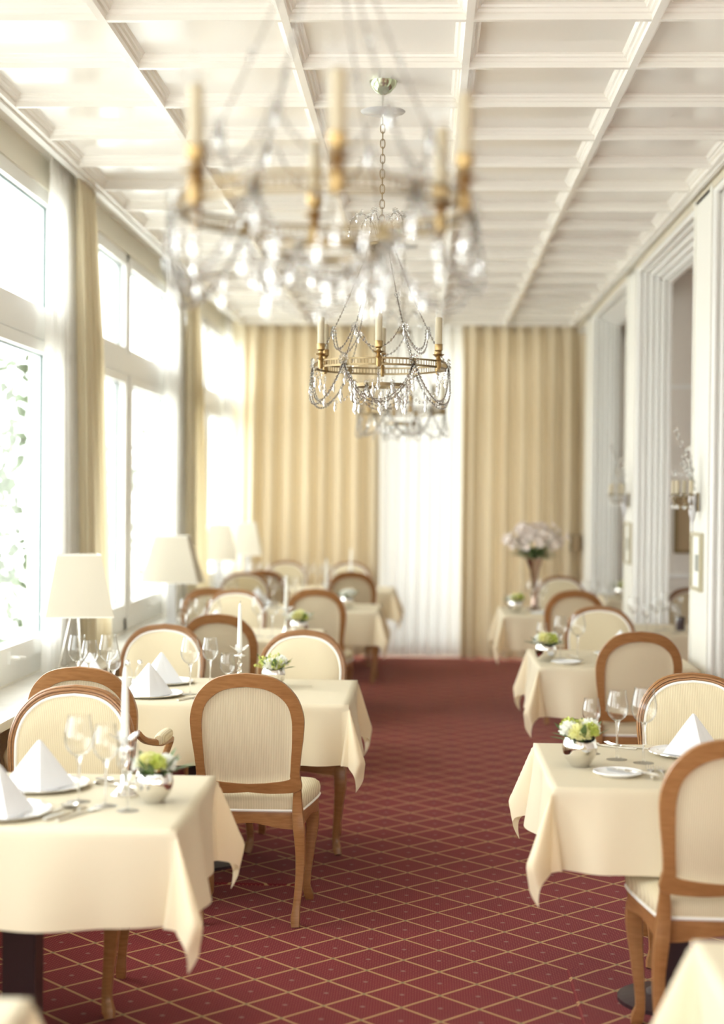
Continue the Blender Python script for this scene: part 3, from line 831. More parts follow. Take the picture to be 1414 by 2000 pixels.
setting(-1.27, 12.1, ZT, 'fourth left table', .3)
place(breadp, USED, (.602, 4.90, ZT+MATZ), 0, 'small white bread plate in front of the glasses on the nearest whole right table')
place(breadp, USED, (.735, 8.20, ZT), 0, 'small white bread plate on the second right table')
place(breadp, USED, (.85, 11.60, ZT), 0, 'small white bread plate on the third right table')

# ---- cutlery
def fork_proto():
    root = empty('fork', label='x', cat='fork'); m = MB()
    m.tube(catmull([(0, -.10, .004), (0, -.05, .003), (0, .02, .004), (0, .045, .005)], 4), [.0045]*4+[.0032]*5+[.0025]*4, 8); m.build('handle', 'silver', root)
    m = MB(); m.grid(lambda u, v: ((u-.5)*.024*(.5+.5*min(1, v*2)), .042+.03*v, .0035+.003*math.sin(PI*v)), 4, 5)
    for k in range(4):
        x = -.0105+.007*k; m.tube([(x, .070, .0045), (x, .090, .007), (x, .105, .012)], [.0016, .0014, .0007], 5)
    m.build('tines', 'silver', root); return root
def knife_proto():
    root = empty('knife', label='x', cat='knife'); m = MB()
    m.tube([(0, -.11, .004), (0, -.10, .005), (0, -.02, .0045), (0, -.01, .004)], [.003, .006, .0055, .004], 8); m.build('handle', 'silver', root)
    m = MB(); m.box(-.001, .001, -.012, .02, .0005, .008)
    m.add([(-.008, 0, .001), (.007, 0, .001), (.007, .07, .001), (0, .105, .001), (-.008, .08, .001), (-.008, 0, .0025), (.007, 0, .0025), (.007, .07, .0025), (0, .105, .0025), (-.008, .08, .0025)],
          [(4, 3, 2, 1, 0), (5, 6, 7, 8, 9)]+[(i, (i+1) % 5, 5+(i+1) % 5, 5+i) for i in range(5)])
    m.build('blade', 'silver', root, smooth=False); return root
def spoon_proto():
    root = empty('spoon', label='x', cat='spoon'); m = MB()
    m.tube(catmull([(0, -.10, .004), (0, -.05, .003), (0, .02, .004), (0, .045, .006)], 4), [.0045]*4+[.0032]*5+[.0025]*4, 8); m.build('handle', 'silver', root)
    m = MB(); m.grid(lambda u, v: (.021*math.cos(2*PI*u)*v**.8, .070+.030*math.sin(2*PI*u)*v**.8, .001+.008*v*v), 18, 5); m.build('spoon_bowl', 'silver', root); return root
fork, knife, spoon = fork_proto(), knife_proto(), spoon_proto()
place(spoon, USED, (-.985, 4.225, ZT), -.35, 'spoon at the left of the cutlery row on the nearest left table')
place(knife, USED, (-.948, 4.205, ZT), -.35, 'knife in the middle of the cutlery row on the nearest left table')
place(fork, USED, (-.912, 4.195, ZT), -.4, 'fork at the right of the cutlery row on the nearest left table')
place(spoon, USED, (-.88, 4.66, ZT), 1.2, 'spoon lying behind the glasses on the nearest left table')
place(knife, USED, (-.86, 4.60, ZT), -1.9, 'knife lying behind the glasses on the nearest left table')
place(fork, USED, (-.90, 6.60, ZT+MATZ), -.5, 'fork near the plate on the second left table')
place(spoon, USED, (-.955, 6.55, ZT+MATZ), -.5, 'spoon near the plate on the second left table')
place(fork, USED, (.706, 4.92, ZT+MATZ), -.1, 'left one of two forks beside the bread plate on the nearest whole right table')
place(fork, USED, (.742, 4.915, ZT+MATZ), -.05, 'right one of two forks, half hidden by the large chair')
place(knife, USED, (.640, 4.90, ZT+MATZ+.010), .75, 'butter knife resting on the bread plate')
place(spoon, USED, (.64, 5.44, ZT+MATZ), 1.0, 'spoon behind the wine glasses on the nearest whole right table, left')
place(fork, USED, (.715, 5.43, ZT+MATZ), .9, 'fork behind the wine glasses on the nearest whole right table')
place(knife, USED, (.80, 8.55, ZT), .2, 'knife beside the glasses on the second right table')

# ---- candlesticks
def candlestick_proto():
    root = empty('glass_candlestick', label='x', cat='candlestick')
    m = MB(); m.lathe([(.038, 0), (.038, .004), (.030, .010), (.018, .022), (.013, .035), (.010, .055), (.007, .060)], 24); m.build('base', 'silver', root)
    m = MB(); m.lathe([(.007, .058), (.012, .066), (.007, .074), (.006, .085), (.013, .096), (.007, .106), (.006, .128), (.012, .140), (.008, .150)], 16); m.build('stem', 'crystal', root)
    m = MB(); m.lathe([(.008, .128), (.026, .131), (.026, .134), (.008, .136)], 28); m.build('drip_dish', 'china', root)
    m = MB()
    def P(u, v):
        a = 2*PI*u; w_ = 1+.30*math.cos(a*5)*v
        r_ = (.009+.027*v)*w_
        return (r_*math.cos(a), r_*math.sin(a), .152+.018*v+.008*math.cos(a*5)*v)
    m.grid(P, 50, 6); m.build('petal_collar', 'glasspetal', root, angle=80)
    return root
MT['glasspetal'] = pmat('frosted_petal_glass', (.92, .92, .92), .15); MT['glasspetal'].node_tree.nodes['Principled BSDF'].inputs['Transmission Weight'].default_value = .45
cstick = candlestick_proto()
def candle_proto():
    root = empty('taper_candle', label='x', cat='candle')
    m = MB(); m.lathe([(.0115, 0), (.0112, .05), (.0095, .13), (.0070, .195), (.0045, .212), (.0012, .216)], 16); m.build('wax', 'wax', root)
    m = MB(); m.tube([(0, 0, .213), (.0005, 0, .220), (.002, 0, .226)], .0009, 5); m.build('wick', 'candlebase', root)
    return root
candle = candle_proto()
for x, y, z, s in ((-.845, 4.475, ZT, 'nearest left table'), (-.815, 7.02, ZT+MATZ, 'second left table'), (-.830, 9.55, ZT, 'third left table'),
                   (-.742, 12.05, ZT, 'fourth left table'), (-.66, 14.35, ZT, 'last left table')):
    place(cstick, USED, (x, y, z), random.uniform(0, 3), 'glass candlestick with petal collar on the %s' % s)
    place(candle, USED, (x, y, z+.150), 0, 'white unlit taper candle standing on the %s' % s)

# ---- flower pots
def blossom_mesh(r_, seed, npet=70, mat='petal'):
    rnd = random.Random(seed); m = MB()
    for k in range(npet):
        z = 1-1.35*(k+.5)/npet; a = k*2.39996
        s = math.sqrt(max(0, 1-z*z)); d_ = Vector((s*math.cos(a), s*math.sin(a), z))
        t1 = d_.cross(Vector((.1, .2, 1))).normalized(); t2 = d_.cross(t1)
        an = rnd.uniform(0, 6.28); t = t1*math.cos(an)+t2*math.sin(an); b2 = d_.cross(t)
        c0 = d_*r_*.35; L = r_*rnd.uniform(.60, .75); w_ = r_*.20
        m.add([c0-t*w_*.5, c0+t*w_*.5, c0+d_*L*.6+t*w_+b2*w_*.4, c0+d_*L+t*w_*.3, c0+d_*L-t*w_*.5+b2*w_*.3, c0+d_*L*.6-t*w_], [(0, 1, 2, 3, 4, 5)])
    m.ball((0, 0, 0), r_*.55, 10, 6)
    return m
def leaf_shape(m, base, direction, L, w_, bend=.2):
    d_ = Vector(direction).normalized(); s_ = d_.cross(Vector((0, 0, 1)))
    s_ = s_.normalized() if s_.length > 1e-3 else Vector((1, 0, 0)); up = s_.cross(d_)
    vs_ = []; n_ = 6
    for i in range(n_+1):
        t = i/n_; c = Vector(base)+d_*L*t+Vector((0, 0, -bend*L*t*t)); ww = w_*math.sin(PI*min(.98, .06+t*.94))**.8
        vs_ += [c-s_*ww, c+up*ww*.25*-1, c+s_*ww]
    m.add(vs_, [(3*i+a, 3*i+a+1, 3*i+4+a, 3*i+3+a) for i in range(n_) for a in range(2)])
def pot(x, y, z, where, seed, kind=0, s=1.0):
    rnd = random.Random(seed)
    root = empty('flower_bowl', (x, y, z), rnd.uniform(-.3, .3), 'silver bowl of %s flowers on the %s' % (('white and yellow-green', 'white and feathery green', 'white')[kind], where), 'flowers')
    root.scale = (s, s, s)
    m = MB()
    def P(u, v):
        a = 2*PI*u
        r_ = interp([0, .15, .4, .7, .9, 1], [.026, .034, .047, .052, .049, .045], v)
        crease = .003*math.sin(a*2+1)*math.sin(PI*v)
        zz = .082*v+(.006*math.sin(a*2+.8)*max(0, v-.5)*2)
        return ((r_+crease)*math.cos(a), (r_+crease)*math.sin(a), zz)
    m.grid(P, 40, 14); m.lathe([(.0005, .0005), (.026, .0005)], 40); m.lathe([(.045, .072), (.0005, .070)], 30)
    m.build('bowl', 'silver', root, angle=80)
    cols = (['petal', 'petal_y', 'leaf2', 'petal', 'petal_y', 'leaf2'] if kind == 0 else ['petal', 'leaf2', 'leaf2', 'leaf2', 'petal', 'leaf2'] if kind == 1 else ['petal']*6)
    for i, c in enumerate(cols):
        a = i*PI/3+.3+rnd.uniform(-.2, .2); rad = .033
        if kind == 1 and c == 'leaf2':
            q = MB()
            for k in range(46):
                d_ = Vector((rnd.gauss(0, .6), rnd.gauss(0, .6), rnd.uniform(.3, 1.2))).normalized(); L = rnd.uniform(.03, .07)
                q.tube([(0, 0, 0), tuple(d_*L*.6), tuple(d_*L)], .0008, 4); q.ball(tuple(d_*L), rnd.uniform(.0025, .0045), 6, 4)
            o = q.build('green_sprig', 'leaf2', root, loc=(rad*math.cos(a), rad*math.sin(a), .078))
        else:
            o = blossom_mesh(rnd.uniform(.029, .036), seed*10+i).build('blossom', c, root, smooth=False, loc=(rad*math.cos(a), rad*math.sin(a), .094+rnd.uniform(0, .018)))
    lf = MB()
    for k in range(16):
        a = rnd.uniform(0, 6.28); e = rnd.uniform(.25, 1.5)
        leaf_shape(lf, (.03*math.cos(a), .03*math.sin(a), .078), (math.cos(a), math.sin(a), e), rnd.uniform(.06, .10), rnd.uniform(.007, .012), .15)
    lf.build('leaves', 'leaf', root)
    return root
pot(-.745, 4.385, ZT, 'nearest left table', 31, 0, 1.0)
pot(-.66, 6.98, ZT+MATZ, 'second left table', 32, 1, 1.0)
pot(-.755, 9.62, ZT, 'third left table', 33, 0, 1.05)
pot(-.575, 11.85, ZT, 'fourth left table', 34, 2, 1.05)
pot(.500, 5.05, ZT+MATZ, 'nearest whole right table', 35, 0, 1.05)
pot(.64, 8.30, ZT, 'second right table', 36, 0, 1.05)
pot(.675, 11.72, ZT, 'third right table', 37, 0, 1.0)
pot(1.66, 13.4, ZT, 'table in the farther wall opening', 38, 0, 1.1)

# ---- cruets
def cruet(x, y, z, label, h=.10):
    root = empty('glass_cruet', (x, y, z), 0, label, 'cruet')
    m = MB(); m.lathe([(.018, 0), (.021, .01), (.021, h*.6), (.011, h*.75), (.010, h*.85)], 16); m.build('bottle', 'wine', root)
    m = MB(); m.lathe([(.011, h*.84), (.012, h*.9), (.009, h), (.002, h*1.03)], 14); m.build('stopper', 'silver', root)
    m = MB(); m.lathe([(.017, .003), (.0175, h*.4), (.001, h*.4)], 14); m.build('contents', 'piping', root)
cruet(-1.285, 6.86, ZT+MATZ, 'left one of two small glass shakers at the window end of the second left table', .12)
cruet(-1.235, 6.88, ZT+MATZ, 'right one of two small glass shakers at the window end of the second left table', .12)
root = empty('oil_carafe', (1.652, 10.3, ZT), 0, 'glass carafe with dark contents on the table in the nearer wall opening', 'carafe')
m = MB(); m.lathe([(.034, 0), (.038, .02), (.038, .10), (.020, .14), (.013, .165), (.018, .19)], 20); m.build('body', 'wine', root)
m = MB(); m.lathe([(.030, .004), (.032, .09), (.001, .092)], 16); m.build('contents', 'dark', root)
m = MB(); m.ball((0, 0, .205), .017, 12, 8); m.build('stopper', 'crystal', root)

# ================================================================ LILY VASE
root = empty('tall_flower_vase', (.832, 12.02, ZT), 0, 'tall trumpet vase overflowing with white lilies beside the end curtain', 'vase of flowers')
m = MB(); m.lathe([(.055, 0), (.056, .006), (.030, .018), (.014, .05), (.013, .11), (.020, .20), (.036, .30), (.060, .375), (.068, .385), (.062, .383), (.034, .30), (.001, .28)], 28); m.build('vase', 'vase', root)
rnd = random.Random(5)
def lily_mesh():
    m = MB()
    for k in range(6):
        a = k*PI/3; ww = .016 if k % 2 else .012
        def P(u, v, a=a, ww=ww):
            r_ = .004+.045*v; h = .032*math.sin(min(1, v*1.1)*PI/2)-.022*max(0, v-.6)
            s_ = (u-.5)*2*ww*math.sin(PI*min(.97, .08+.9*v))
            return (r_*math.cos(a)-s_*math.sin(a), r_*math.sin(a)+s_*math.cos(a), h+abs(s_)*.3)
        m.grid(P, 2, 5)
    return m
lm = lily_mesh(); L1 = None
first = None
for k in range(84):
    th = rnd.uniform(0, 6.28); el = rnd.uniform(-.15, 1.0); rad = rnd.uniform(.11, .235)
    d_ = Vector((math.cos(th)*math.cos(el*1.2)*1.05, math.sin(th)*math.cos(el*1.2)*.8, math.sin(el*1.2)*.70)); p = d_*rad+Vector((0, 0, .49))
    if first is None: o = first = lm.build('lily_blossom', 'petal_p', root, smooth=True)
    else: o = first.copy(); COL.objects.link(o); o.parent = root
    o.location = p; o.rotation_mode = 'QUATERNION'; o.rotation_quaternion = (d_+Vector((0, 0, .2))).to_track_quat('Z', 'Y')
    s_ = rnd.uniform(.7, 1.1); o.scale = (s_, s_, s_)
m = MB()
for k in range(150):
    th = rnd.uniform(0, 6.28); el = rnd.uniform(-.1, .9); s0 = rnd.uniform(0, .1)
    leaf_shape(m, (s0*math.cos(th), s0*math.sin(th), .40+rnd.uniform(-.01, .06)), (math.cos(th), math.sin(th)*.8, math.tan(el*.6)), rnd.uniform(.06, .13), rnd.uniform(.006, .014), .2)
m.build('foliage', 'leaf', root)
m = MB()
for k in range(26):
    th = rnd.uniform(0, 6.28); R_ = rnd.uniform(.08, .22)
    m.tube([(0, 0, .38), (R_*.5*math.cos(th), R_*.4*math.sin(th), .45), (R_*math.cos(th), R_*.8*math.sin(th), .50+rnd.uniform(-.05, .1))], .0022, 5)
m.build('stems', 'leaf', root)

# ================================================================ LAMPS ON THE LEDGE
def shade_mesh(bw, tw, bd, td, z0, z1):
    m = MB(); t = .003
    def ringp(w_, d_, z): return [(-w_/2, -d_/2, z), (w_/2, -d_/2, z), (w_/2, d_/2, z), (-w_/2, d_/2, z)]
    vs_ = ringp(bw, bd, z0)+ringp(tw, td, z1)+ringp(tw-2*t, td-2*t, z1)+ringp(bw-2*t, bd-2*t, z0)
    fs_ = []
    for r_ in range(4):
        for i in range(4):
            fs_.append((r_*4+i, r_*4+(i+1) % 4, ((r_+1) % 4)*4+(i+1) % 4, ((r_+1) % 4)*4+i))
    m.add(vs_, fs_); return m
def lamp(x, y, z, rz, bw, tw, h, z0, kind, label):
    root = empty('table_lamp', (x, y, z), rz, label, 'lamp')
    shade_mesh(bw, tw, bw*.8, tw*.8, z0, z0+h).build('lamp_shade', 'shade', root, smooth=False)
    for zz, ww, nm in ((z0, bw, 'lower_trim'), (z0+h, tw, 'upper_trim')):
        m = MB(); q = [(-ww/2, -ww*.4, zz), (ww/2, -ww*.4, zz), (ww/2, ww*.4, zz), (-ww/2, ww*.4, zz)]
        m.tube(q, .003, 4, closed=True)
        m.build(nm, 'piping', root)
    if kind == 'tripod':
        for k, a in enumerate((PI+.1, -PI/3, PI/3)):
            m = MB(); m.tube([(.012*math.cos(a), .012*math.sin(a), z0+.08), (.075*math.cos(a)-.02, .075*math.sin(a), 0)], .0042, 8)
            m.build('leg', 'steel', root)
        m = MB(); m.lathe([(.02, z0+.06), (.02, z0+.09), (.012, z0+.11), (.012, z0+.15)], 14); m.build('socket', 'steel', root)
    else:
        m = MB(); m.box(-.05, .05, -.05, .05, 0, .02); m.box(-.032, .032, -.032, .032, .02, z0+.03); m.build('base', 'glasspetal', root, smooth=False)
        m = MB(); m.lathe([(.012, z0+.03), (.012, z0+.12)], 12); m.build('socket', 'steel', root)
lamp(-1.70, 7.72, SILLZ, .32, .33, .215, .30, .305, 'tripod', 'nearest table lamp on the window ledge, cream shade on thin splayed legs')
lamp(-1.745, 10.95, SILLZ, 0.0, .40, .225, .32, .29, 'block', 'wide-shaded table lamp on the ledge by the middle left window')
lamp(-1.765, 13.6, SILLZ, .2, .30, .185, .31, .33, 'block', 'third table lamp along the window ledge, white tapered shade')
lamp(-1.665, 14.9, SILLZ, .05, .27, .16, .30, .33, 'block', 'farthest table lamp on the ledge, in front of the end drape')

# ================================================================ CHANDELIERS
def bead_string(m, pts, r_=.0045, step=.011, l=1.15):
    r_ = .0056; step = .0165; l = 1.25
    P_ = [Vector(p) for p in pts]; acc = 0; nxt = 0
    for i in range(len(P_)-1):
        a, b2 = P_[i], P_[i+1]; L = (b2-a).length
        while nxt <= acc+L:
            t = (nxt-acc)/L; m.bead(tuple(a+(b2-a)*t), r_*random.uniform(.85, 1.15), l); nxt += step
        acc += L
def sag(a, b_, d, n_=14, out=0.0):
    a = Vector(a); b_ = Vector(b_); r_ = []
    for i in range(n_+1):
        t = i/n_; p = a+(b_-a)*t; s = 4*t*(1-t)
        p.z -= d*s; h = Vector((p.x, p.y, 0)); 
        if h.length > 1e-4: p += h.normalized()*out*s
        r_.append(p)
    return r_
def pendant(m, c, s=1.0):
    s *= .82
    x, y, z = c
    m.lathe([(.0005, 0), (.004*s, -.005*s), (.0025*s, -.010*s), (.0055*s, -.022*s), (.0075*s, -.034*s), (.004*s, -.046*s), (.0005, -.052*s)], 6, (x, y, z))
    m.bead((x, y, z+.004), .004*s)
def rosette(m, c, n_dir, r_=.018):
    n_ = Vector(n_dir).normalized(); t = n_.cross(Vector((0, 0, 1)))
    t = t.normalized() if t.length > .01 else Vector((1, 0, 0)); u_ = n_.cross(t)
    m.bead(c, r_*.35)
    for k in range(8):
        a = k*PI/4; q = Vector(c)+(t*math.cos(a)+u_*math.sin(a))*r_*.62+n_*.004
        m.bead(tuple(q), r_*.32)
def make_chandelier(label):
    root = empty('crystal_chandelier', label=label, cat='chandelier')
    RR = .268; nb = 120
    # pierced gallery ring
    m = MB()
    for (r0_, z0_, z1_) in ((RR, .020, .027), (RR, -.005, .003)):
        m.lathe([(r0_-.003, z0_), (r0_+.003, z0_), (r0_+.003, z1_), (r0_-.003, z1_), (r0_-.003, z0_)], 72, caps=False)
    for k in range(nb):
        a = 2*PI*k/nb; c, s = math.cos(a), math.sin(a)
        m.tube([(RR*c, RR*s, .001), (RR*c, RR*s, .022)], .0024, 4)
    for k in range(12):
        a = PI/6*k+PI/12*0; c, s = math.cos(a), math.sin(a)
        m.lathe([(.0005, -.004), (.011, -.003), (.011, .001), (.006, .004), (.0005, .005)], 12, ((RR+.004)*c, (RR+.004)*s, .011), Matrix.Rotation(a, 3, 'Z') @ Matrix.Rotation(PI/2, 3, 'Y'))
    m.build('gallery_ring', 'brass', root, angle=30)
    m = MB(); r2 = .100; zz = -.075
    m.lathe([(r2-.003, zz), (r2+.003, zz), (r2+.004, zz+.014), (r2-.002, zz+.014), (r2-.003, zz)], 48, caps=False)
    for k in range(3):
        a = PI/3*2*k+.5; c, s = math.cos(a), math.sin(a)
        m.tube(catmull([(RR*c, RR*s, .0), (.19*c, .19*s, -.012), (.125*c, .125*s, -.045), (r2*c, r2*s, zz+.008)], 4), .0022, 5)
    m.build('lower_ring', 'brass', root)
    # candle arms
    for k in range(6):
        a = -PI/2+k*PI/3; c, s = math.cos(a), math.sin(a); x, y = (RR+.006)*c, (RR+.006)*s
        m = MB(); m.lathe([(.006, -.012), (.012, .0), (.010, .020), (.014, .026), (.010, .032), (.007, .040), (.022, .046), (.024, .049), (.012, .050), (.009, .054), (.009, .060), (.016, .066), (.0165, .088), (.0175, .090), (.001, .091)], 16, (x, y, 0))
        hd = m.build('candle_holder', 'brass_hi', root)
        m = MB(); m.lathe([(.0140, .088), (.0136, .195), (.010, .198), (.001, .198)], 16, (x, y, 0)); m.build('candle_sleeve', 'candle_sleeve', hd)
        m = MB(); m.lathe([(.006, .196), (.0085, .203), (.0135, .215), (.0145, .226), (.011, .243), (.005, .256), (.001, .264)], 14, (x, y, 0)); m.build('bulb', 'wine', hd)
        m = MB(); m.tube([(x, y, -.010), (x, y, -.022)], .0012, 4); m.bead((x, y, -.026), .006); m.bead((x, y, -.038), .007, 1.0); pendant(m, (x, y, -.05), 1.3); m.build('pendant', 'crystal', hd)
    # crown
    m = MB(); m.lathe([(.012, .50), (.05, .505), (.055, .515), (.05, .520), (.014, .525), (.010, .56), (.004, .60)], 24); m.build('crown', 'brass', root)
    for k in range(6):
        a = k*PI/3+.2; c, s = math.cos(a), math.sin(a)
        P_ = catmull([(.015*c, .015*s, .52), (.04*c, .04*s, .60), (.085*c, .085*s, .635), (.125*c, .125*s, .61), (.135*c, .135*s, .565)], 5)
        m = MB(); m.tube(P_, .0012, 4); sp = m.build('crown_spray', 'brown_chain', root)
        m = MB()
        for i, p in enumerate(P_):
            if i % 2 == 0: m.bead((p[0]+random.uniform(-.006, .006), p[1]+random.uniform(-.006, .006), p[2]), .0055, 1.2)
        pendant(m, P_[-1], .8); pendant(m, P_[12], .9)
        rosette(m, P_[10], (c, s, .5), .020); m.build('spray_crystals', 'crystal', sp)
    # long chains crown -> ring, with garlands
    for k in range(6):
        a = -PI/2+PI/6+k*PI/3; c, s = math.cos(a), math.sin(a)
        top = (.05*c, .05*s, .505); bot = (RR*c, RR*s, .024)
        ln = sag(top, bot, .03, 18)
        m = MB(); m.tube(ln, .0013, 4); ch = m.build('suspension_chain', 'brown_chain', root)
        m = MB(); bead_string(m, ln, .0040, .0125); rosette(m, tuple(ln[7]), (c, s, .2), .016); rosette(m, tuple(ln[12]), (c, s, .2), .020)
        rosette(m, ((RR+.01)*c, (RR+.01)*s, .02), (c, s, .1), .026); rosette(m, ((RR+.01)*c, (RR+.01)*s, -.02), (c, s, .1), .020)
        pendant(m, tuple(ln[12]), .9); pendant(m, (RR*c, RR*s, -.03), 1.2); m.build('chain_crystals', 'crystal', ch)
        a2 = a+PI/3; c2, s2 = math.cos(a2), math.sin(a2)
        ln2 = sag(top, (RR*c2, RR*s2, .024), .03, 18)
        # upper swag between chains
        sw = sag(ln[12], ln2[12], .085, 16, .02)
        m = MB(); m.tube(sw, .0013, 4); so = m.build('bead_swag', 'brown_chain', root)
        m = MB(); bead_string(m, sw, .0042, .0115); m.build('swag_beads', 'crystal', so)
        # big lower swag hanging from the ring
        A = ((RR+.012)*c, (RR+.012)*s, .01); B_ = ((RR+.012)*c2, (RR+.012)*s2, .01)
        for dd, out in ((.165, .055), (.150, .035)):
            sw = sag(A, B_, dd, 20, out)
            m = MB(); m.tube(sw, .0013, 4); so = m.build('bead_swag', 'brown_chain', root)
            m = MB(); bead_string(m, sw, .0052, .0125); 
            if dd > .16:
                pendant(m, tuple(sw[3]), .9); pendant(m, tuple(sw[17]), .9)
            m.build('swag_beads', 'crystal', so)
        # swag from lower ring
        A = (.104*c, .104*s, -.065); B_ = (.104*c2, .104*s2, -.065)
        sw = sag(A, B_, .075, 14, .03)
        m = MB(); m.tube(sw, .0013, 4); so = m.build('bead_swag', 'brown_chain', root)
        m = MB(); bead_string(m, sw, .0045, .011); pendant(m, tuple(A), 1.1); rosette(m, A, (c, s, 0), .016)
        B2 = (RR*c, RR*s, -.005)
        sw2 = sag(B2, A, .10, 14, 0); bead_string(m, sw2, .0045, .0115); pendant(m, tuple(sw2[7]), 1.0); pendant(m, tuple(sw[7]), 1.1); m.build('swag_beads', 'crystal', so)
    m = MB()
    for k in range(22):
        a = random.uniform(0, 6.28); r_ = random.uniform(.05, .24); pendant(m, (r_*math.cos(a), r_*math.sin(a), -.05-random.uniform(0, .07)), random.uniform(.9, 1.5))
    m.tube([(0, 0, .50), (0, 0, -.08)], .0015, 5)
    m.build('pendant_cluster', 'crystal', root)
    # chain up to the ceiling: links, disc, rod and canopy
    def link(m, z, ax, h=.019, w_=.0095):
        P_ = []
        for i in range(16):
            t = 2*PI*i/16; a_, b2 = w_*math.cos(t), h*(1 if math.sin(t) > 0 else -1)*abs(math.sin(t))**.7
            P_.append((a_, 0, z+b2) if ax else (0, a_, z+b2))
        m.tube(P_, .0022, 6, closed=True)
    m = MB(); z = .615; k = 0
    while z < ZCH-.02: link(m, z, k % 2 == 0); z += .031; k += 1
    m.build('hanging_chain', 'brass', root)
    m = MB(); m.tube([(0, 0, ZCH-.03), (0, 0, ZTOP-.02)], .005, 8); m.build('rod', 'steel', root)
    m = MB(); m.lathe([(.006, ZCH-.008), (.088, ZCH), (.092, ZCH+.004), (.086, ZCH+.004), (.006, ZCH-.002)], 40); m.build('glass_disc', 'glasspetal', root)
    m = MB(); m.lathe([(.008, ZTOP-.055), (.03, ZTOP-.045), (.052, ZTOP-.02), (.058, ZTOP), (.001, ZTOP)], 32); m.build('canopy', 'green_glass', root)
    return root
ZR = 2.132            # gallery ring height
ZTOP = 3.312-ZR; ZCH = 3.185-ZR
ch = make_chandelier('x')
place(ch, USED, (-.188, 6.54, ZR), 0, 'middle crystal chandelier, sharp in focus, with three candles showing in front')
place(ch, USED, (-.190, 2.93, ZR), math.radians(8), 'large blurred crystal chandelier nearest the camera at the top of the photo')
place(ch, USED, (-.150, 10.1, ZR), math.radians(12), 'smallest and farthest crystal chandelier, hanging below and behind the middle one')

# ================================================================ SCONCES, PICTURES
def make_sconce(label):
    root = empty('crystal_sconce', label=label, cat='wall lamp')
    m = MB(); m.lathe([(.001, -.17), (.006, -.165), (.004, -.15), (.006, -.12), (.014, -.10), (.022, -.06), (.018, -.02), (.024, .0), (.020, .025), (.012, .03)], 18, (-.03, 0, 0)); m.build('bulbous_body', 'grey_pottery', root)
    m = MB(); m.box(-.01, 0, -.02, .02, -.06, .04); m.build('backplate', 'brass', root, smooth=False)
    for k, (ax, ay) in enumerate(((-.125, -.075), (-.125, .055), (-.06, .10), (-.06, -.12))):
        m = MB(); m.tube(catmull([(-.03, 0, .02), (-.05, ay*.4, -.02), (ax*.8, ay*.8, -.03), (ax, ay, .0), (ax, ay, .03)], 4), .003, 6)
        m.lathe([(.004, .02), (.016, .03), (.018, .034), (.004, .034)], 12, (ax, ay, 0)); arm = m.build('arm', 'brass', root)
        m = MB(); m.lathe([(.0115, .034), (.0115, .105), (.001, .106)], 12, (ax, ay, 0)); m.build('candle_sleeve', 'candle_sleeve', arm)
        m = MB(); m.lathe([(.006, .105), (.014, .125), (.0155, .140), (.010, .165), (.001, .182)], 12, (ax, ay, 0)); m.build('bulb', 'wine', arm)
        m = MB()
        for q in range(5):
            aa = q*1.256; m.bead((ax+.018*math.cos(aa), ay+.018*math.sin(aa), .026), .007, 1.4)
        m.lathe([(.001, -.055), (.010, -.045), (.012, -.035), (.001, -.018)], 6, (ax, ay, 0)); m.build('arm_crystals', 'crystal', arm)
    rnd = random.Random(9)
    for k in range(5):
        ay = rnd.uniform(-.06, .06); H = (.36, .22, .26, .18, .2)[k]; ex = (-.10, -.05, -.03, -.07, -.02)[k]
        P_ = catmull([(-.03, 0, .02), (-.035, ay*.3, .02+H*.4), (-.03+ex*.6, ay*.7, .02+H*.75), (-.03+ex, ay, .02+H)], 5)
        m = MB(); m.tube(P_, .0015, 4); st = m.build('crystal_branch', 'brown_chain', root)
        m = MB()
        for i, p in enumerate(P_[3:]):
            m.bead((p[0]+.008*(-1)**i, p[1]+rnd.uniform(-.01, .01), p[2]), rnd.uniform(.005, .009), 1.7)
        m.build('branch_crystals', 'crystal', st)
    return root
sn = make_sconce('x')
place(sn, USED, (PX-.010, 8.57, 1.60), 0, 'crystal wall sconce with candle bulbs on the nearer white pilaster')
place(sn, USED, (PX-.010, 11.48, 1.60), 0, 'crystal wall sconce with candle bulbs on the farther, more blurred pilaster')
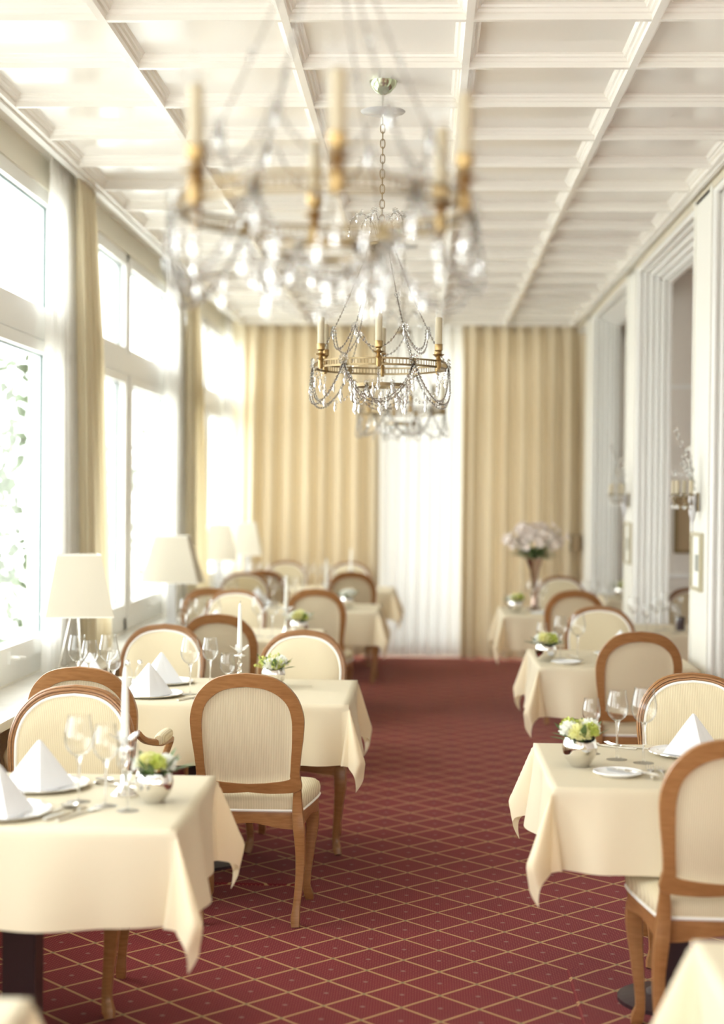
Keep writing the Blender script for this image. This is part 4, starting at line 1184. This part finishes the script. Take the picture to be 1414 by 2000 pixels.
def picture(loc, rz, w_, h, bw, matf, mp_, label, inner):
    root = empty('framed_picture', loc, rz, label, 'picture')     # faces local -y, origin at bottom centre of the back
    m = MB()
    for (x0, x1, z0, z1) in ((-w_/2, w_/2, 0, bw), (-w_/2, w_/2, h-bw, h), (-w_/2, -w_/2+bw, bw, h-bw), (w_/2-bw, w_/2, bw, h-bw)):
        m.box(x0, x1, -.022, 0, z0, z1)
    m.build('frame', matf, root, smooth=False)
    m = MB(); m.box(-w_/2+bw, w_/2-bw, -.008, -.002, bw, h-bw); m.build('mount', mp_, root, smooth=False)
    if inner:
        m = MB(); m.box(-w_*inner, w_*inner, -.0095, -.008, h*.33, h*.62); m.build('print', 'ink', root, smooth=False)
picture((PX-.001, 8.60, 1.115), -PI/2, .30, .31, .018, 'gold', 'mat', 'small gilt-framed print on the nearer pilaster under the sconce', .20)
picture((PX-.001, 11.50, 1.13), -PI/2, .30, .30, .018, 'gold', 'mat', 'small gilt-framed print on the farther pilaster', .20)
picture((2.25, 12.198, 1.185), 0, .70, .44, .022, 'dark_gold', 'paper', 'large brown picture in a dark frame seen through the nearer wall opening', .18)
root = empty('wall_box', (1.455, 15.42, 1.09), 0, 'small tan box-shaped wall light in the far right corner beside the drape', 'wall light')
m = MB(); m.box(-.035, .040, -.05, .03, 0, .145); m.build('shade', 'paper', root, smooth=False)
m = MB(); m.box(-.045, -.035, -.055, .03, 0, .15); m.box(.040, .050, -.055, .03, 0, .15); m.build('side_bracket', 'dark_gold', root, smooth=False)

# ---------------------------------------------------------------- groups of repeats
GROUPS = dict(dining_chair='beech dining chairs round the tables', dining_table='pedestal tables under the cloths', tablecloth='cream tablecloths',
              wine_glass='stemmed wine glasses on the tables', water_glass='short water glasses', charger_plate='plates under the napkins', bread_plate='small bread plates',
              folded_napkin='white peaked napkins', fork='silver forks', knife='silver knives', spoon='silver spoons', glass_candlestick='glass candlesticks on the tables',
              taper_candle='white taper candles', flower_bowl='silver flower bowls on the tables', table_lamp='table lamps along the window ledge',
              crystal_chandelier='crystal chandeliers in a row', crystal_sconce='crystal sconces on the pilasters', framed_picture='framed pictures on the walls',
              sheer_curtain='white sheer curtains', drape='beige drapes', glass_cruet='small glass shakers', carpet_mat='carpet squares', climbing_vine='vines outside the windows')
tops = [o for o in COL.objects if o.parent is None and o.get('category')]
for o in tops:
    k = o.name.split('.')[0]
    if k in GROUPS and sum(1 for q in tops if q.name.split('.')[0] == k) > 1: o['group'] = GROUPS[k]
